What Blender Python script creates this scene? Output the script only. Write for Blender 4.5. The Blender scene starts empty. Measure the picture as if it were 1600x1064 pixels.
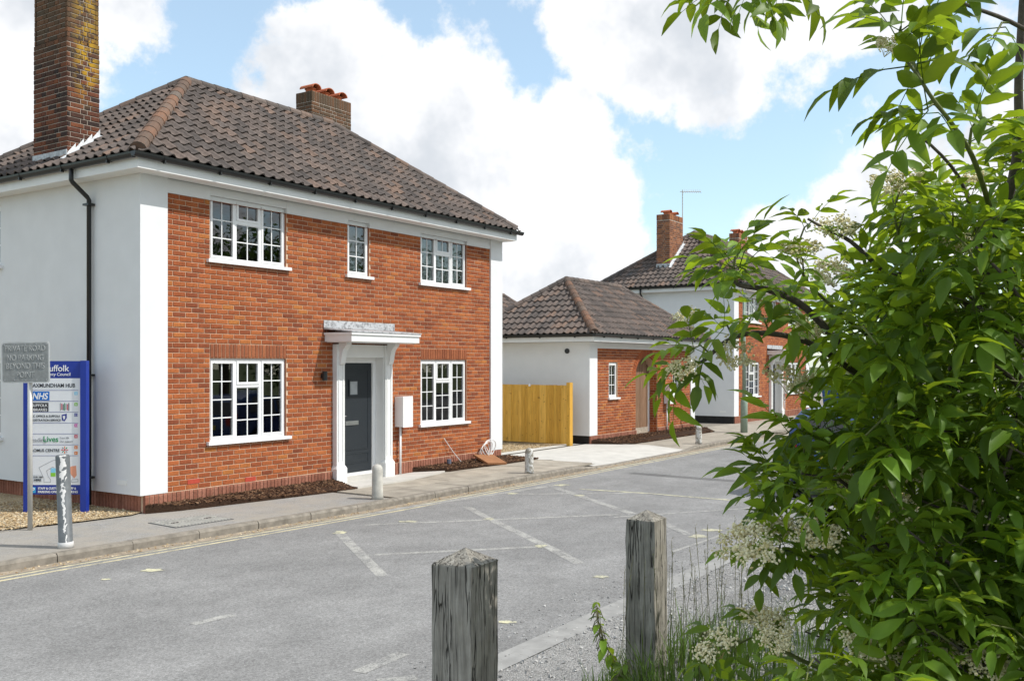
import bpy, bmesh, math, random
from mathutils import Vector, Matrix, Euler
R = math.radians
rng = random.Random(7)
sc = bpy.context.scene
COL = sc.collection

# ------------------------------------------------------------------ camera
# world x runs along the main house front, y into the plot, z up; origin at the front left corner of the main house
F, CX, HY = 1500.0, 800.0, 570.0            # focal length and horizon in photo pixels
CAM = Vector((-8.383, -11.883, 2.10))
RT = Vector((.5528, -.8333, 0)); FW = Vector((.8333, .5528, 0)); UP = Vector((0, 0, 1))
def at(px, py, Z): return CAM + RT*((px-CX)/F*Z) + FW*Z + UP*(-(py-HY)/F*Z)
def gnd(px, py, z=0.0):
    Z = F*(CAM.z-z)/(py-HY)
    return at(px, py, Z)
cam = bpy.data.cameras.new('camera'); co = bpy.data.objects.new('camera', cam); COL.objects.link(co)
cam.sensor_width = 36; cam.lens = 36*F/1600; cam.shift_y = (HY-532)/1600; cam.clip_end = 4000; cam.clip_start = .05
M3 = Matrix((RT, UP, -FW)).transposed()
co.matrix_world = Matrix.Translation(CAM) @ M3.to_4x4()
sc.camera = co
sc.render.resolution_x, sc.render.resolution_y = 1024, 680
sc.view_settings.view_transform = 'Standard'; sc.view_settings.look = 'None'
sc.view_settings.exposure = 0.55; sc.view_settings.gamma = 1

# ------------------------------------------------------------------ node helpers
class NT:
    def __init__(s, tree): s.t = tree; s.n = tree.nodes; s.l = tree.links
    def new(s, typ, **kw):
        n = s.n.new(typ)
        for k, v in kw.items(): setattr(n, k, v)
        return n
    def put(s, sock, v):
        if hasattr(v, 'is_linked') or hasattr(v, 'links'): s.l.new(v, sock)
        else:
            if sock.type == 'RGBA' and len(v) == 3: v = (*v, 1)
            sock.default_value = v
    def math(s, op, a, b=0.0, c=None, clamp=False):
        n = s.new('ShaderNodeMath', operation=op, use_clamp=clamp)
        s.put(n.inputs[0], a); s.put(n.inputs[1], b)
        if c is not None: s.put(n.inputs[2], c)
        return n.outputs[0]
    def vmath(s, op, a, b=None, scale=None):
        n = s.new('ShaderNodeVectorMath', operation=op); s.put(n.inputs[0], a)
        if b is not None: s.put(n.inputs[1], b)
        if scale is not None: s.put(n.inputs['Scale'], scale)
        return n.outputs['Value'] if op in ('DISTANCE', 'LENGTH', 'DOT_PRODUCT') else n.outputs[0]
    def noise(s, vec, scale, detail=3, rough=.55, dist=0.0):
        n = s.new('ShaderNodeTexNoise'); s.put(n.inputs['Vector'], vec)
        n.inputs['Scale'].default_value = scale; n.inputs['Detail'].default_value = detail
        n.inputs['Roughness'].default_value = rough; n.inputs['Distortion'].default_value = dist
        return n.outputs['Fac']
    def rng(s, v, a, b, c=0.0, d=1.0, smooth=False):
        n = s.new('ShaderNodeMapRange'); n.interpolation_type = 'SMOOTHSTEP' if smooth else 'LINEAR'; n.clamp = True
        s.put(n.inputs['Value'], v)
        for i, x in zip((1, 2, 3, 4), (a, b, c, d)): s.put(n.inputs[i], x)
        return n.outputs[0]
    def mix(s, fac, a, b, mode='MIX'):
        n = s.new('ShaderNodeMix', data_type='RGBA', blend_type=mode)
        s.put(n.inputs[0], fac); s.put(n.inputs[6], a); s.put(n.inputs[7], b)
        return n.outputs[2]
    def ramp(s, fac, stops, interp='LINEAR'):
        n = s.new('ShaderNodeValToRGB'); r = n.color_ramp; r.interpolation = interp
        while len(r.elements) < len(stops): r.elements.new(.5)
        for e, (p, c) in zip(r.elements, stops): e.position = p; e.color = (*c, 1) if len(c) == 3 else c
        s.put(n.inputs[0], fac); return n.outputs[0]

# ------------------------------------------------------------------ world: sky, clouds, sun
SUN_EL = R(50); SUN_H = Vector((.37, -.93, 0)).normalized()
sun_dir = Vector((SUN_H.x*math.cos(SUN_EL), SUN_H.y*math.cos(SUN_EL), math.sin(SUN_EL)))
w = bpy.data.worlds.new('World'); sc.world = w; w.use_nodes = True
nt = NT(w.node_tree); nt.n.clear()
sky = nt.new('ShaderNodeTexSky', sky_type='NISHITA', sun_disc=False)
sky.sun_elevation = SUN_EL; sky.sun_rotation = math.atan2(SUN_H.x, SUN_H.y)
sky.air_density = 1.0; sky.dust_density = .6; sky.ozone_density = 1.2
D = nt.vmath('NORMALIZE', nt.new('ShaderNodeTexCoord').outputs['Generated'])
def skydir(px, py): return (at(px, py, 1.0)-CAM).normalized()
blobs = [  # cumulus in view: photo pixel, radius in pixels
    (500, 140, 105), (590, 110, 95), (700, 165, 115), (800, 260, 150), (630, 270, 170), (860, 400, 170), (740, 470, 180), (920, 500, 140), (930, 330, 80), (880, 190, 70),
    (960, 30, 120), (1090, 40, 125), (1210, 0, 110), (1330, -40, 110),
    (60, 30, 120), (190, 20, 60), (10, 200, 80), (1420, 310, 80), (1330, 350, 60), (1240, 400, 70), (1530, 340, 100)]
mx = None
r2 = random.Random(3)
blobl = [(skydir(x, y), r/F) for x, y, r in blobs]
while len(blobl) < len(blobs)+16:   # the same kind of clouds over the rest of the dome
    a = r2.uniform(0, 2*math.pi); e = math.asin(r2.uniform(.03, .95))
    d = Vector((math.cos(a)*math.cos(e), math.sin(a)*math.cos(e), math.sin(e)))
    if d.dot(FW) > .72: continue
    blobl.append((d, r2.uniform(.2, .42)))
nz = nt.noise(D, 11.0, 6, .62); nz2 = nt.noise(D, 3.2, 3, .5)
for d, r in blobl:
    q = nt.rng(nt.vmath('DISTANCE', D, tuple(d)), 0, r*1.5, 1, 0)
    mx = q if mx is None else nt.math('MAXIMUM', mx, q)
dens = nt.math('ADD', mx, nt.math('MULTIPLY', nt.math('SUBTRACT', nz, .5), 1.7))
mask = nt.rng(dens, .20, .46, 0, 1, True)
wisp = nt.math('MULTIPLY', nt.rng(nz2, .52, .75, 0, 1, True), .35)
mask = nt.math('MAXIMUM', mask, wisp)
sh = nt.noise(nt.vmath('ADD', D, (.03, .02, .05)), 6.5, 5, .58)
shade = nt.rng(nt.math('ADD', sh, nt.math('MULTIPLY', dens, .12)), .42, .78, 0, 1, True)
ccol = nt.ramp(shade, [(0, (.75, .755, .765)), (.5, (.69, .70, .72)), (1, (.50, .53, .57))])
skyc = nt.mix(.30, nt.mix(1.0, sky.outputs[0], (.135, .15, .142), 'MULTIPLY'), (.60, .70, .78))
fin = nt.mix(mask, skyc, ccol)
bg = nt.new('ShaderNodeBackground'); nt.put(bg.inputs[0], fin); bg.inputs[1].default_value = 1.0
w.cycles.sampling_method = 'MANUAL'; w.cycles.sample_map_resolution = 512
nt.l.new(bg.outputs[0], nt.new('ShaderNodeOutputWorld').inputs[0])
sun = bpy.data.lights.new('sun', 'SUN'); so = bpy.data.objects.new('sun', sun); COL.objects.link(so)
sun.energy = 3.0; sun.angle = R(.55); sun.color = (1, .965, .91)
so.rotation_euler = (-sun_dir).to_track_quat('-Z', 'Y').to_euler()
so.location = (0, -20, 30)

# ------------------------------------------------------------------ materials
def mat(name, fn, rough=.8, spec=.3, metal=0.0):
    m = bpy.data.materials.new(name); m.use_nodes = True; t = NT(m.node_tree)
    b = t.n['Principled BSDF']; b.inputs['Roughness'].default_value = rough
    b.inputs['Specular IOR Level'].default_value = spec; b.inputs['Metallic'].default_value = metal
    pos = t.new('ShaderNodeNewGeometry').outputs['Position']
    fn(t, b, pos); return m
def bump(t, b, h, dist=.01, strength=.5):
    n = t.new('ShaderNodeBump'); n.inputs['Strength'].default_value = strength; n.inputs['Distance'].default_value = dist
    t.put(n.inputs['Height'], h); t.l.new(n.outputs[0], b.inputs['Normal'])
def rnd(t):
    a = t.new('ShaderNodeAttribute', attribute_name='rnd').outputs['Fac']
    o = t.new('ShaderNodeObjectInfo').outputs['Random']
    return t.math('FRACT', t.math('ADD', a, o))
def plain(name, c, rough=.6, spec=.3, metal=0, var=.12, scale=6, bmp=0, bs=80):
    def fn(t, b, pos):
        n = t.noise(pos, scale, 5)
        k = t.rng(n, .3, .7, 1-var, 1+var)
        t.put(b.inputs['Base Color'], t.vmath('SCALE', c, scale=k))
        if bmp: bump(t, b, t.noise(pos, bs, 3), bmp)
    return mat(name, fn, rough, spec, metal)

def f_brick(stops, dark=0.0, lichen=False):
    def fn(t, b, pos):
        c = t.ramp(rnd(t), stops)
        n = t.noise(pos, 35, 4); n2 = t.noise(pos, 4, 3)
        c = t.vmath('SCALE', c, scale=t.math('MULTIPLY', t.rng(n, .25, .75, .72, 1.22), t.rng(n2, .3, .7, .86, 1.1)))
        if lichen:
            ln = t.noise(pos, 5.5, 6, .65); z = t.new('ShaderNodeSeparateXYZ'); t.put(z.inputs[0], pos)
            hi = t.rng(z.outputs[2], 5.9, 7.0, 0, 1, True)
            fx = t.rng(z.outputs[0], .02, .2, 0, 1); fx2 = t.rng(z.outputs[0], .36, .52, 1, 0)
            m = t.math('MULTIPLY', t.math('MULTIPLY', hi, t.math('MULTIPLY', fx, fx2)), t.rng(ln, .46, .54, 0, 1))
            c = t.mix(m, c, (.58, .33, .012))
            soot = t.rng(t.math('ADD', z.outputs[2], t.math('MULTIPLY', ln, .8)), 6.9, 7.7, 0, .55)
            c = t.mix(soot, c, (.12, .085, .05))
        t.put(b.inputs['Base Color'], c); bump(t, b, n, .006, .6)
    return fn
BR = [(0, (.20, .056, .026)), (.1, (.25, .069, .028)), (.4, (.305, .084, .030)), (.7, (.35, .102, .035)), (.95, (.39, .122, .04)), (1, (.40, .145, .038))]
LB = [(0, (.23, .075, .036)), (.5, (.29, .095, .043)), (1, (.34, .118, .052))]
m_brick = mat('brick_red', f_brick(BR), .85, .2)
m_lintel = mat('brick_lintel', f_brick(LB), .85, .2)
m_chim = mat('brick_sooty', f_brick([(0, (.04, .03, .028)), (.3, (.075, .038, .028)), (.6, (.125, .048, .03)), (.85, (.19, .068, .034)), (1, (.06, .036, .032))], lichen=True), .9, .15)
m_chim2 = mat('brick_stack', f_brick([(0, (.15, .07, .045)), (.4, (.27, .11, .055)), (.8, (.38, .16, .075)), (1, (.2, .09, .06))]), .9, .15)
m_plinth = mat('brick_plinth', f_brick([(0, (.24, .095, .06)), (.5, (.29, .12, .078)), (1, (.34, .15, .1))]), .85, .2)
m_mortar = plain('mortar', (.55, .39, .275), .95, .1, var=.15, scale=20, bmp=.003, bs=200)
m_mortar_old = plain('mortar_old', (.36, .31, .26), .95, .1, var=.25, scale=12)
def f_tile(t, b, pos):
    c = t.ramp(rnd(t), [(0, (.092, .079, .072)), (.3, (.12, .1, .089)), (.6, (.145, .117, .102)), (.85, (.168, .13, .11)), (.97, (.2, .137, .105)), (1, (.115, .105, .098))])
    n = t.noise(pos, 22, 5, .65); n2 = t.noise(pos, 2.2, 3)
    c = t.vmath('SCALE', c, scale=t.math('MULTIPLY', t.rng(n, .25, .75, .7, 1.25), t.rng(n2, .3, .7, .85, 1.12)))
    t.put(b.inputs['Base Color'], c); bump(t, b, n, .006, .6)
m_tile = mat('roof_tile', f_tile, .9, .15)
def f_ridge(t, b, pos):
    c = t.ramp(rnd(t), [(0, (.10, .075, .06)), (.3, (.135, .09, .067)), (.6, (.175, .10, .068)), (.85, (.21, .112, .07)), (1, (.14, .115, .095))])
    n = t.noise(pos, 14, 5, .65)
    c = t.mix(t.rng(n, .5, .68, 0, .75), c, (.12, .105, .09))
    t.put(b.inputs['Base Color'], c); bump(t, b, n, .006, .5)
m_ridge = mat('ridge_tile', f_ridge, .9, .15)
m_ridged = mat('ridge_tile_dark', f_tile, .9, .15)
m_deck = plain('roof_underlay', (.055, .045, .04), .95, .1)
m_white = plain('white_render', (.71, .715, .715), .9, .15, var=.03, scale=2.5, bmp=.003, bs=260)
m_upvc = plain('white_upvc', (.78, .78, .775), .35, .4, var=.02)
m_paintw = plain('white_gloss_paint', (.76, .76, .745), .45, .4, var=.03)
m_soffit = plain('white_soffit', (.78, .78, .75), .5, .3, var=.03)
m_black = plain('black_plastic', (.016, .017, .017), .35, .45, var=.1)
m_bitumen = plain('black_plinth_paint', (.018, .017, .016), .7, .3, var=.3)
m_lead = plain('lead', (.42, .43, .44), .55, .4, .2, var=.35, scale=14)
m_leadw = plain('lead_pale', (.66, .67, .67), .6, .3, .1, var=.28, scale=18)
m_door = plain('anthracite_door', (.022, .027, .032), .42, .4, var=.12, scale=30, bmp=.0015, bs=120)
m_metal = plain('brushed_steel', (.6, .6, .6), .3, .5, 1.0)
m_room = plain('room_plaster', (.34, .33, .31), .9, .1)
m_curtain = plain('net_curtain', (.75, .75, .74), .9, .1, var=.1, scale=30)
m_pot = plain('terracotta', (.44, .13, .06), .8, .2, var=.2, scale=25)
def f_glass(t, b, pos):
    out = t.n['Material Output']; t.n.remove(b)
    fr = t.new('ShaderNodeFresnel'); fr.inputs[0].default_value = 1.75
    tr = t.new('ShaderNodeBsdfTransparent'); tr.inputs[0].default_value = (.72, .76, .75, 1)
    gl = t.new('ShaderNodeBsdfGlossy'); gl.inputs['Roughness'].default_value = .01
    mx_ = t.new('ShaderNodeMixShader'); t.l.new(t.rng(fr.outputs[0], 0, 1, .03, 1.25), mx_.inputs[0])
    t.l.new(tr.outputs[0], mx_.inputs[1]); t.l.new(gl.outputs[0], mx_.inputs[2]); t.l.new(mx_.outputs[0], out.inputs[0])
m_glass = mat('window_glass', f_glass)

def asphalt_col(t, pos, base=.225):
    n = t.noise(pos, 85, 3, .85); n2 = t.noise(pos, 170, 2, .7); n3 = t.noise(pos, .55, 4, .6); n4 = t.noise(pos, 3.0, 5, .65)
    k = t.math('MULTIPLY', t.rng(n, .28, .72, .64, 1.36), t.rng(n2, .3, .7, .8, 1.2))
    k = t.math('MULTIPLY', k, t.math('MULTIPLY', t.rng(n3, .3, .7, .86, 1.12), t.rng(n4, .3, .7, .90, 1.10)))
    mp = t.new('ShaderNodeMapping'); mp.inputs['Scale'].default_value = (.12, .9, 1); t.put(mp.inputs[0], pos); k = t.math('MULTIPLY', k, t.rng(t.noise(mp.outputs[0], 1.1, 4, .6), .3, .7, .9, 1.1))
    v = t.new('ShaderNodeTexVoronoi'); v.inputs['Scale'].default_value = 62; t.put(v.inputs['Vector'], pos); sp = t.new('ShaderNodeSeparateColor'); t.l.new(v.outputs['Color'], sp.inputs[0])
    k = t.math('MULTIPLY', k, t.rng(sp.outputs[0], 0, 1, .8, 1.2))
    return t.vmath('SCALE', (base, base*.985, base*.955), scale=k), n
def f_road(t, b, pos):
    c, n = asphalt_col(t, pos); t.put(b.inputs['Base Color'], c); bump(t, b, n, .006, .7)
m_road = mat('worn_asphalt', f_road, .9, .2)
def f_patch(t, b, pos):
    c, n = asphalt_col(t, pos, .14); t.put(b.inputs['Base Color'], c); bump(t, b, n, .006, .7)
m_patch = mat('dark_asphalt', f_patch, .9, .2)
def f_paint(col, lo, hi):
    def fn(t, b, pos):
        c, n = asphalt_col(t, pos)
        k = t.math('ADD', t.math('MULTIPLY', n, .6), t.math('MULTIPLY', t.noise(pos, 6, 6, .7), .6))
        c = t.mix(t.rng(k, lo, hi, 0, 1), c, col); t.put(b.inputs['Base Color'], c); bump(t, b, n, .005, .6)
    return fn
m_yel = mat('yellow_line', f_paint((.60, .53, .33), .46, .66), .85, .2)
m_ghost = mat('worn_line', f_paint((.48, .47, .425), .52, .80), .85, .2)
m_fresh = mat('pale_yellow_paint', f_paint((.60, .57, .38), .52, .66), .85, .2)
def f_pave(t, b, pos):
    c = t.ramp(rnd(t), [(0, (.30, .27, .225)), (.5, (.35, .315, .26)), (1, (.39, .345, .28))])
    n = t.noise(pos, 90, 4, .7); n2 = t.noise(pos, 2.5, 5, .6)
    c = t.vmath('SCALE', c, scale=t.math('MULTIPLY', t.rng(n, .3, .7, .85, 1.15), t.rng(n2, .3, .7, .72, 1.15)))
    t.put(b.inputs['Base Color'], c); bump(t, b, n, .004, .5)
m_slab = mat('concrete_flag', f_pave, .9, .2)
def f_paveg(t, b, pos):
    c, n = asphalt_col(t, pos, .25); n2 = t.noise(pos, 1.6, 5, .6)
    c = t.mix(t.rng(n2, .36, .66, .15, .8), c, (.33, .295, .245)); t.put(b.inputs['Base Color'], c); bump(t, b, n, .004, .5)
m_paveg = mat('grey_pavement', f_paveg, .9, .2)
m_conc = plain('new_concrete', (.50, .48, .44), .9, .2, var=.1, scale=3, bmp=.002, bs=150)
m_kerb = plain('kerb_concrete', (.235, .21, .175), .92, .15, var=.3, scale=9, bmp=.006, bs=60)
def f_gravel(cols, sc_=55):
    def fn(t, b, pos):
        v = t.new('ShaderNodeTexVoronoi'); v.inputs['Scale'].default_value = sc_; t.put(v.inputs['Vector'], pos)
        s = t.new('ShaderNodeSeparateColor'); t.l.new(v.outputs['Color'], s.inputs[0])
        c = t.ramp(s.outputs[0], cols); n = t.noise(pos, 1.3, 4)
        c = t.vmath('SCALE', c, scale=t.rng(n, .3, .7, .82, 1.15)); t.put(b.inputs['Base Color'], c)
        bump(t, b, t.math('MULTIPLY', v.outputs['Distance'], -1), .02, .8)
    return fn
m_gravel = mat('golden_gravel', f_gravel([(0, (.24, .16, .08)), (.4, (.42, .31, .17)), (.8, (.55, .45, .30)), (1, (.30, .24, .18))]), .9, .2)
m_grit = mat('grey_grit', f_gravel([(0, (.19, .185, .175)), (.4, (.29, .285, .27)), (.8, (.37, .36, .345)), (1, (.24, .23, .22))], 75), .95, .15)
def f_stone(t, b, pos):
    c = t.ramp(rnd(t), [(0, (.20, .195, .19)), (.5, (.36, .35, .335)), (1, (.50, .49, .47))]); t.put(b.inputs['Base Color'], c)
m_stone = mat('grit_stone', f_stone, .9, .2)
def f_stoneg(t, b, pos):
    c = t.ramp(rnd(t), [(0, (.28, .18, .09)), (.4, (.46, .34, .19)), (.8, (.6, .5, .34)), (1, (.25, .21, .17))]); t.put(b.inputs['Base Color'], c)
m_stoneg = mat('golden_stone', f_stoneg, .9, .2)
def f_mulch(t, b, pos):
    c = t.ramp(rnd(t), [(0, (.025, .014, .009)), (.5, (.07, .035, .02)), (.85, (.14, .075, .04)), (1, (.2, .125, .075))]); t.put(b.inputs['Base Color'], c)
m_mulch = mat('bark_chip', f_mulch, .9, .15)
m_soil = plain('bark_soil', (.045, .026, .017), .95, .1, var=.4, scale=40, bmp=.01, bs=60)
m_earth = plain('rough_grass_ground', (.09, .11, .045), .95, .1, var=.3, scale=1.5)
def f_fence(t, b, pos):
    mp = t.new('ShaderNodeMapping'); mp.inputs['Scale'].default_value = (14, 14, .9); t.put(mp.inputs[0], pos)
    n = t.noise(mp.outputs[0], 3, 5, .6); kn = t.noise(pos, 11, 2)
    c = t.ramp(rnd(t), [(0, (.50, .265, .04)), (.5, (.60, .335, .055)), (1, (.69, .405, .085))])
    c = t.vmath('SCALE', c, scale=t.rng(n, .3, .7, .75, 1.18)); c = t.mix(t.rng(kn, .66, .72, 0, .6), c, (.13, .065, .015))
    t.put(b.inputs['Base Color'], c); bump(t, b, n, .003)
m_fence = mat('new_softwood', f_fence, .75, .25)
def f_oldwood(t, b, pos):
    oc = t.new('ShaderNodeTexCoord').outputs['Object']
    mp = t.new('ShaderNodeMapping'); mp.inputs['Scale'].default_value = (34, 34, 2.2); t.put(mp.inputs[0], oc)
    n = t.noise(mp.outputs[0], 1.6, 8, .68, .5); n2 = t.noise(oc, 7, 4, .6)
    mp2 = t.new('ShaderNodeMapping'); mp2.inputs['Scale'].default_value = (17, 17, .55); t.put(mp2.inputs[0], oc)
    cr = t.noise(mp2.outputs[0], 1.9, 4, .55, .8)
    crack = t.rng(t.math('ABSOLUTE', t.math('SUBTRACT', cr, .5)), 0, .016, 1, 0)
    c = t.ramp(n, [(.25, (.14, .125, .105)), (.45, (.26, .24, .205)), (.6, (.35, .325, .28)), (.8, (.46, .43, .375))])
    c = t.vmath('SCALE', c, scale=t.rng(n2, .3, .7, .7, 1.25))
    c = t.mix(t.rng(t.noise(oc, 4.5, 4), .58, .74, 0, .3), c, (.18, .16, .075))
    c = t.mix(crack, c, (.018, .015, .012))
    t.put(b.inputs['Base Color'], c); bump(t, b, t.math('SUBTRACT', n, t.math('MULTIPLY', crack, .8)), .012, .9)
m_oldwood = mat('weathered_oak', f_oldwood, .9, .15)
def f_plank(t, b, pos):
    mp = t.new('ShaderNodeMapping'); mp.inputs['Scale'].default_value = (25, 25, 1.2); t.put(mp.inputs[0], pos)
    n = t.noise(mp.outputs[0], 2, 6, .65)
    c = t.ramp(n, [(.25, (.12, .065, .035)), (.5, (.22, .13, .08)), (.75, (.33, .22, .15))])
    c = t.vmath('SCALE', c, scale=t.rng(rnd(t), 0, 1, .8, 1.15)); t.put(b.inputs['Base Color'], c); bump(t, b, n, .003)
m_plank = mat('bleached_plank', f_plank, .85, .15)
def f_flake(t, b, pos):
    n = t.noise(pos, 14, 5, .6); oc = t.new('ShaderNodeTexCoord').outputs['Object']
    z = t.new('ShaderNodeSeparateXYZ'); t.put(z.inputs[0], oc)
    c = t.mix(t.rng(n, .47, .53, 0, 1), (.56, .55, .52), (.27, .25, .21)); c = t.mix(t.rng(t.noise(pos, 40, 3), .55, .7, 0, .6), c, (.12, .11, .09))
    t.put(b.inputs['Base Color'], c); bump(t, b, n, .004)
m_flake = mat('flaking_white_concrete', f_flake, .85, .2)
m_bolconc = plain('bollard_concrete', (.47, .45, .40), .85, .2, var=.22, scale=8, bmp=.003, bs=90)
def f_steelpost(t, b, pos):
    oc = t.new('ShaderNodeTexCoord').outputs['Object']; z = t.new('ShaderNodeSeparateXYZ'); t.put(z.inputs[0], oc)
    n = t.noise(oc, 9, 4, .6)
    side = t.vmath('DOT_PRODUCT', oc, (-.55, -.83, 0))   # one drip down the side that faces the road end
    lat = t.math('ABSOLUTE', t.math('ADD', t.vmath('DOT_PRODUCT', oc, (.83, -.55, 0)), t.math('MULTIPLY', t.math('SUBTRACT', n, .5), .11)))
    wid = t.rng(z.outputs[2], .15, 1.0, .006, .030)
    m = t.math('MULTIPLY', t.math('LESS_THAN', lat, wid), t.math('GREATER_THAN', side, .02))
    gap = t.rng(t.noise(oc, 16, 2), .40, .44, 0, 1); m = t.math('MULTIPLY', m, gap)
    base = t.math('LESS_THAN', z.outputs[2], .075)
    m = t.math('MAXIMUM', m, base)
    c = t.mix(m, t.vmath('SCALE', (.115, .125, .13), scale=t.rng(n, .3, .7, .75, 1.2)), (.58, .57, .55))
    t.put(b.inputs['Base Color'], c)
m_steelpost = mat('grey_post_peeling_paint', f_steelpost, .5, .4)
m_galv = plain('galvanised_grey', (.50, .49, .46), .5, .4, .3, var=.08)
m_signgrey = plain('faded_sign_grey', (.24, .25, .245), .7, .3, var=.14, scale=25, bmp=.001, bs=300)
m_signedge = plain('sign_edge_grey', (.47, .48, .47), .6, .3)
m_signlet = plain('sign_letter_grey', (.40, .41, .40), .6, .3, var=.2, scale=60)
m_blue = plain('sign_blue', (.012, .035, .28), .4, .4, var=.05)
m_spanel = plain('sign_white', (.74, .75, .77), .45, .35, var=.02)
def flat(n, c): return plain(n, c, .5, .3, var=.03)
m_tw = flat('print_white', (.8, .8, .8)); m_tk = flat('print_black', (.02, .022, .03)); m_nhs = flat('print_mid_blue', (.0, .13, .50))
m_green = flat('print_green', (.02, .25, .09)); m_navy = flat('print_navy', (.03, .04, .25))
m_tags = [flat('tag_%s' % n, c) for n, c in (('sky', (.25, .6, .8)), ('lime', (.25, .55, .05)), ('navy', (.03, .04, .3)), ('magenta', (.6, .02, .35)), ('red', (.6, .01, .05)), ('orange', (.75, .2, .02)))]
m_tgrey = flat('print_grey', (.3, .31, .33)); m_tred = flat('print_red', (.55, .02, .04))
m_lamp = plain('green_lamp_post', (.27, .34, .27), .6, .3, var=.1)
m_carblue = plain('blue_car_paint', (.02, .055, .17), .22, .6, .2, var=.03)
m_binblue = plain('blue_plastic', (.02, .10, .30), .5, .4, var=.06)
m_binlid = plain('pale_blue_lid', (.12, .3, .45), .5, .4, var=.06)
m_tyre = plain('tyre_rubber', (.015, .015, .015), .8, .2); m_carglass = plain('car_glass', (.01, .012, .014), .08, .7)
m_redlamp = plain('red_lens', (.4, .01, .01), .2, .5); m_cable = plain('white_cable', (.7, .7, .68), .5, .3); m_board = plain('brown_board', (.28, .13, .06), .8, .2, var=.15)
def f_leaf(base, trans, gl=.35):
    def fn(t, b, pos):
        out = t.n['Material Output']
        r = rnd(t); n = t.noise(pos, 9, 3)
        k = t.math('MULTIPLY', t.rng(r, 0, 1, .55, 1.35), t.rng(n, .3, .7, .8, 1.2))
        c = t.mix(t.rng(r, .9, 1, 0, .5), t.vmath('SCALE', base, scale=k), (.16, .17, .03))
        t.put(b.inputs['Base Color'], c); b.inputs['Roughness'].default_value = .48; b.inputs['Specular IOR Level'].default_value = gl
        tr = t.new('ShaderNodeBsdfTranslucent'); t.put(tr.inputs[0], t.vmath('SCALE', trans, scale=k))
        mx_ = t.new('ShaderNodeMixShader'); mx_.inputs[0].default_value = .38
        t.l.new(b.outputs[0], mx_.inputs[1]); t.l.new(tr.outputs[0], mx_.inputs[2]); t.l.new(mx_.outputs[0], out.inputs[0])
    return fn
m_leaf = mat('elder_leaf', f_leaf((.108, .195, .018), (.40, .54, .022), .3))
m_leaf2 = mat('hedge_leaf', f_leaf((.04, .085, .018), (.09, .17, .02), .2))
m_grass = mat('grass_blade', f_leaf((.085, .15, .03), (.18, .28, .04), .2))
m_straw = mat('dry_grass_stem', f_leaf((.28, .27, .13), (.2, .2, .08), .2))
m_twig = plain('elder_bark', (.10, .085, .07), .85, .2, var=.3, scale=40, bmp=.002, bs=150)
m_shoot = plain('green_shoot', (.13, .15, .045), .6, .3, var=.25, scale=30)
def f_flower(t, b, pos):
    t.put(b.inputs['Base Color'], t.ramp(rnd(t), [(0, (.50, .42, .18)), (.3, (.70, .62, .36)), (1, (.80, .75, .54))]))
m_flower = mat('cream_flower', f_flower, .8, .2)
m_bark = plain('tree_bark', (.09, .07, .05), .9, .1, var=.3, scale=10)

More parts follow.
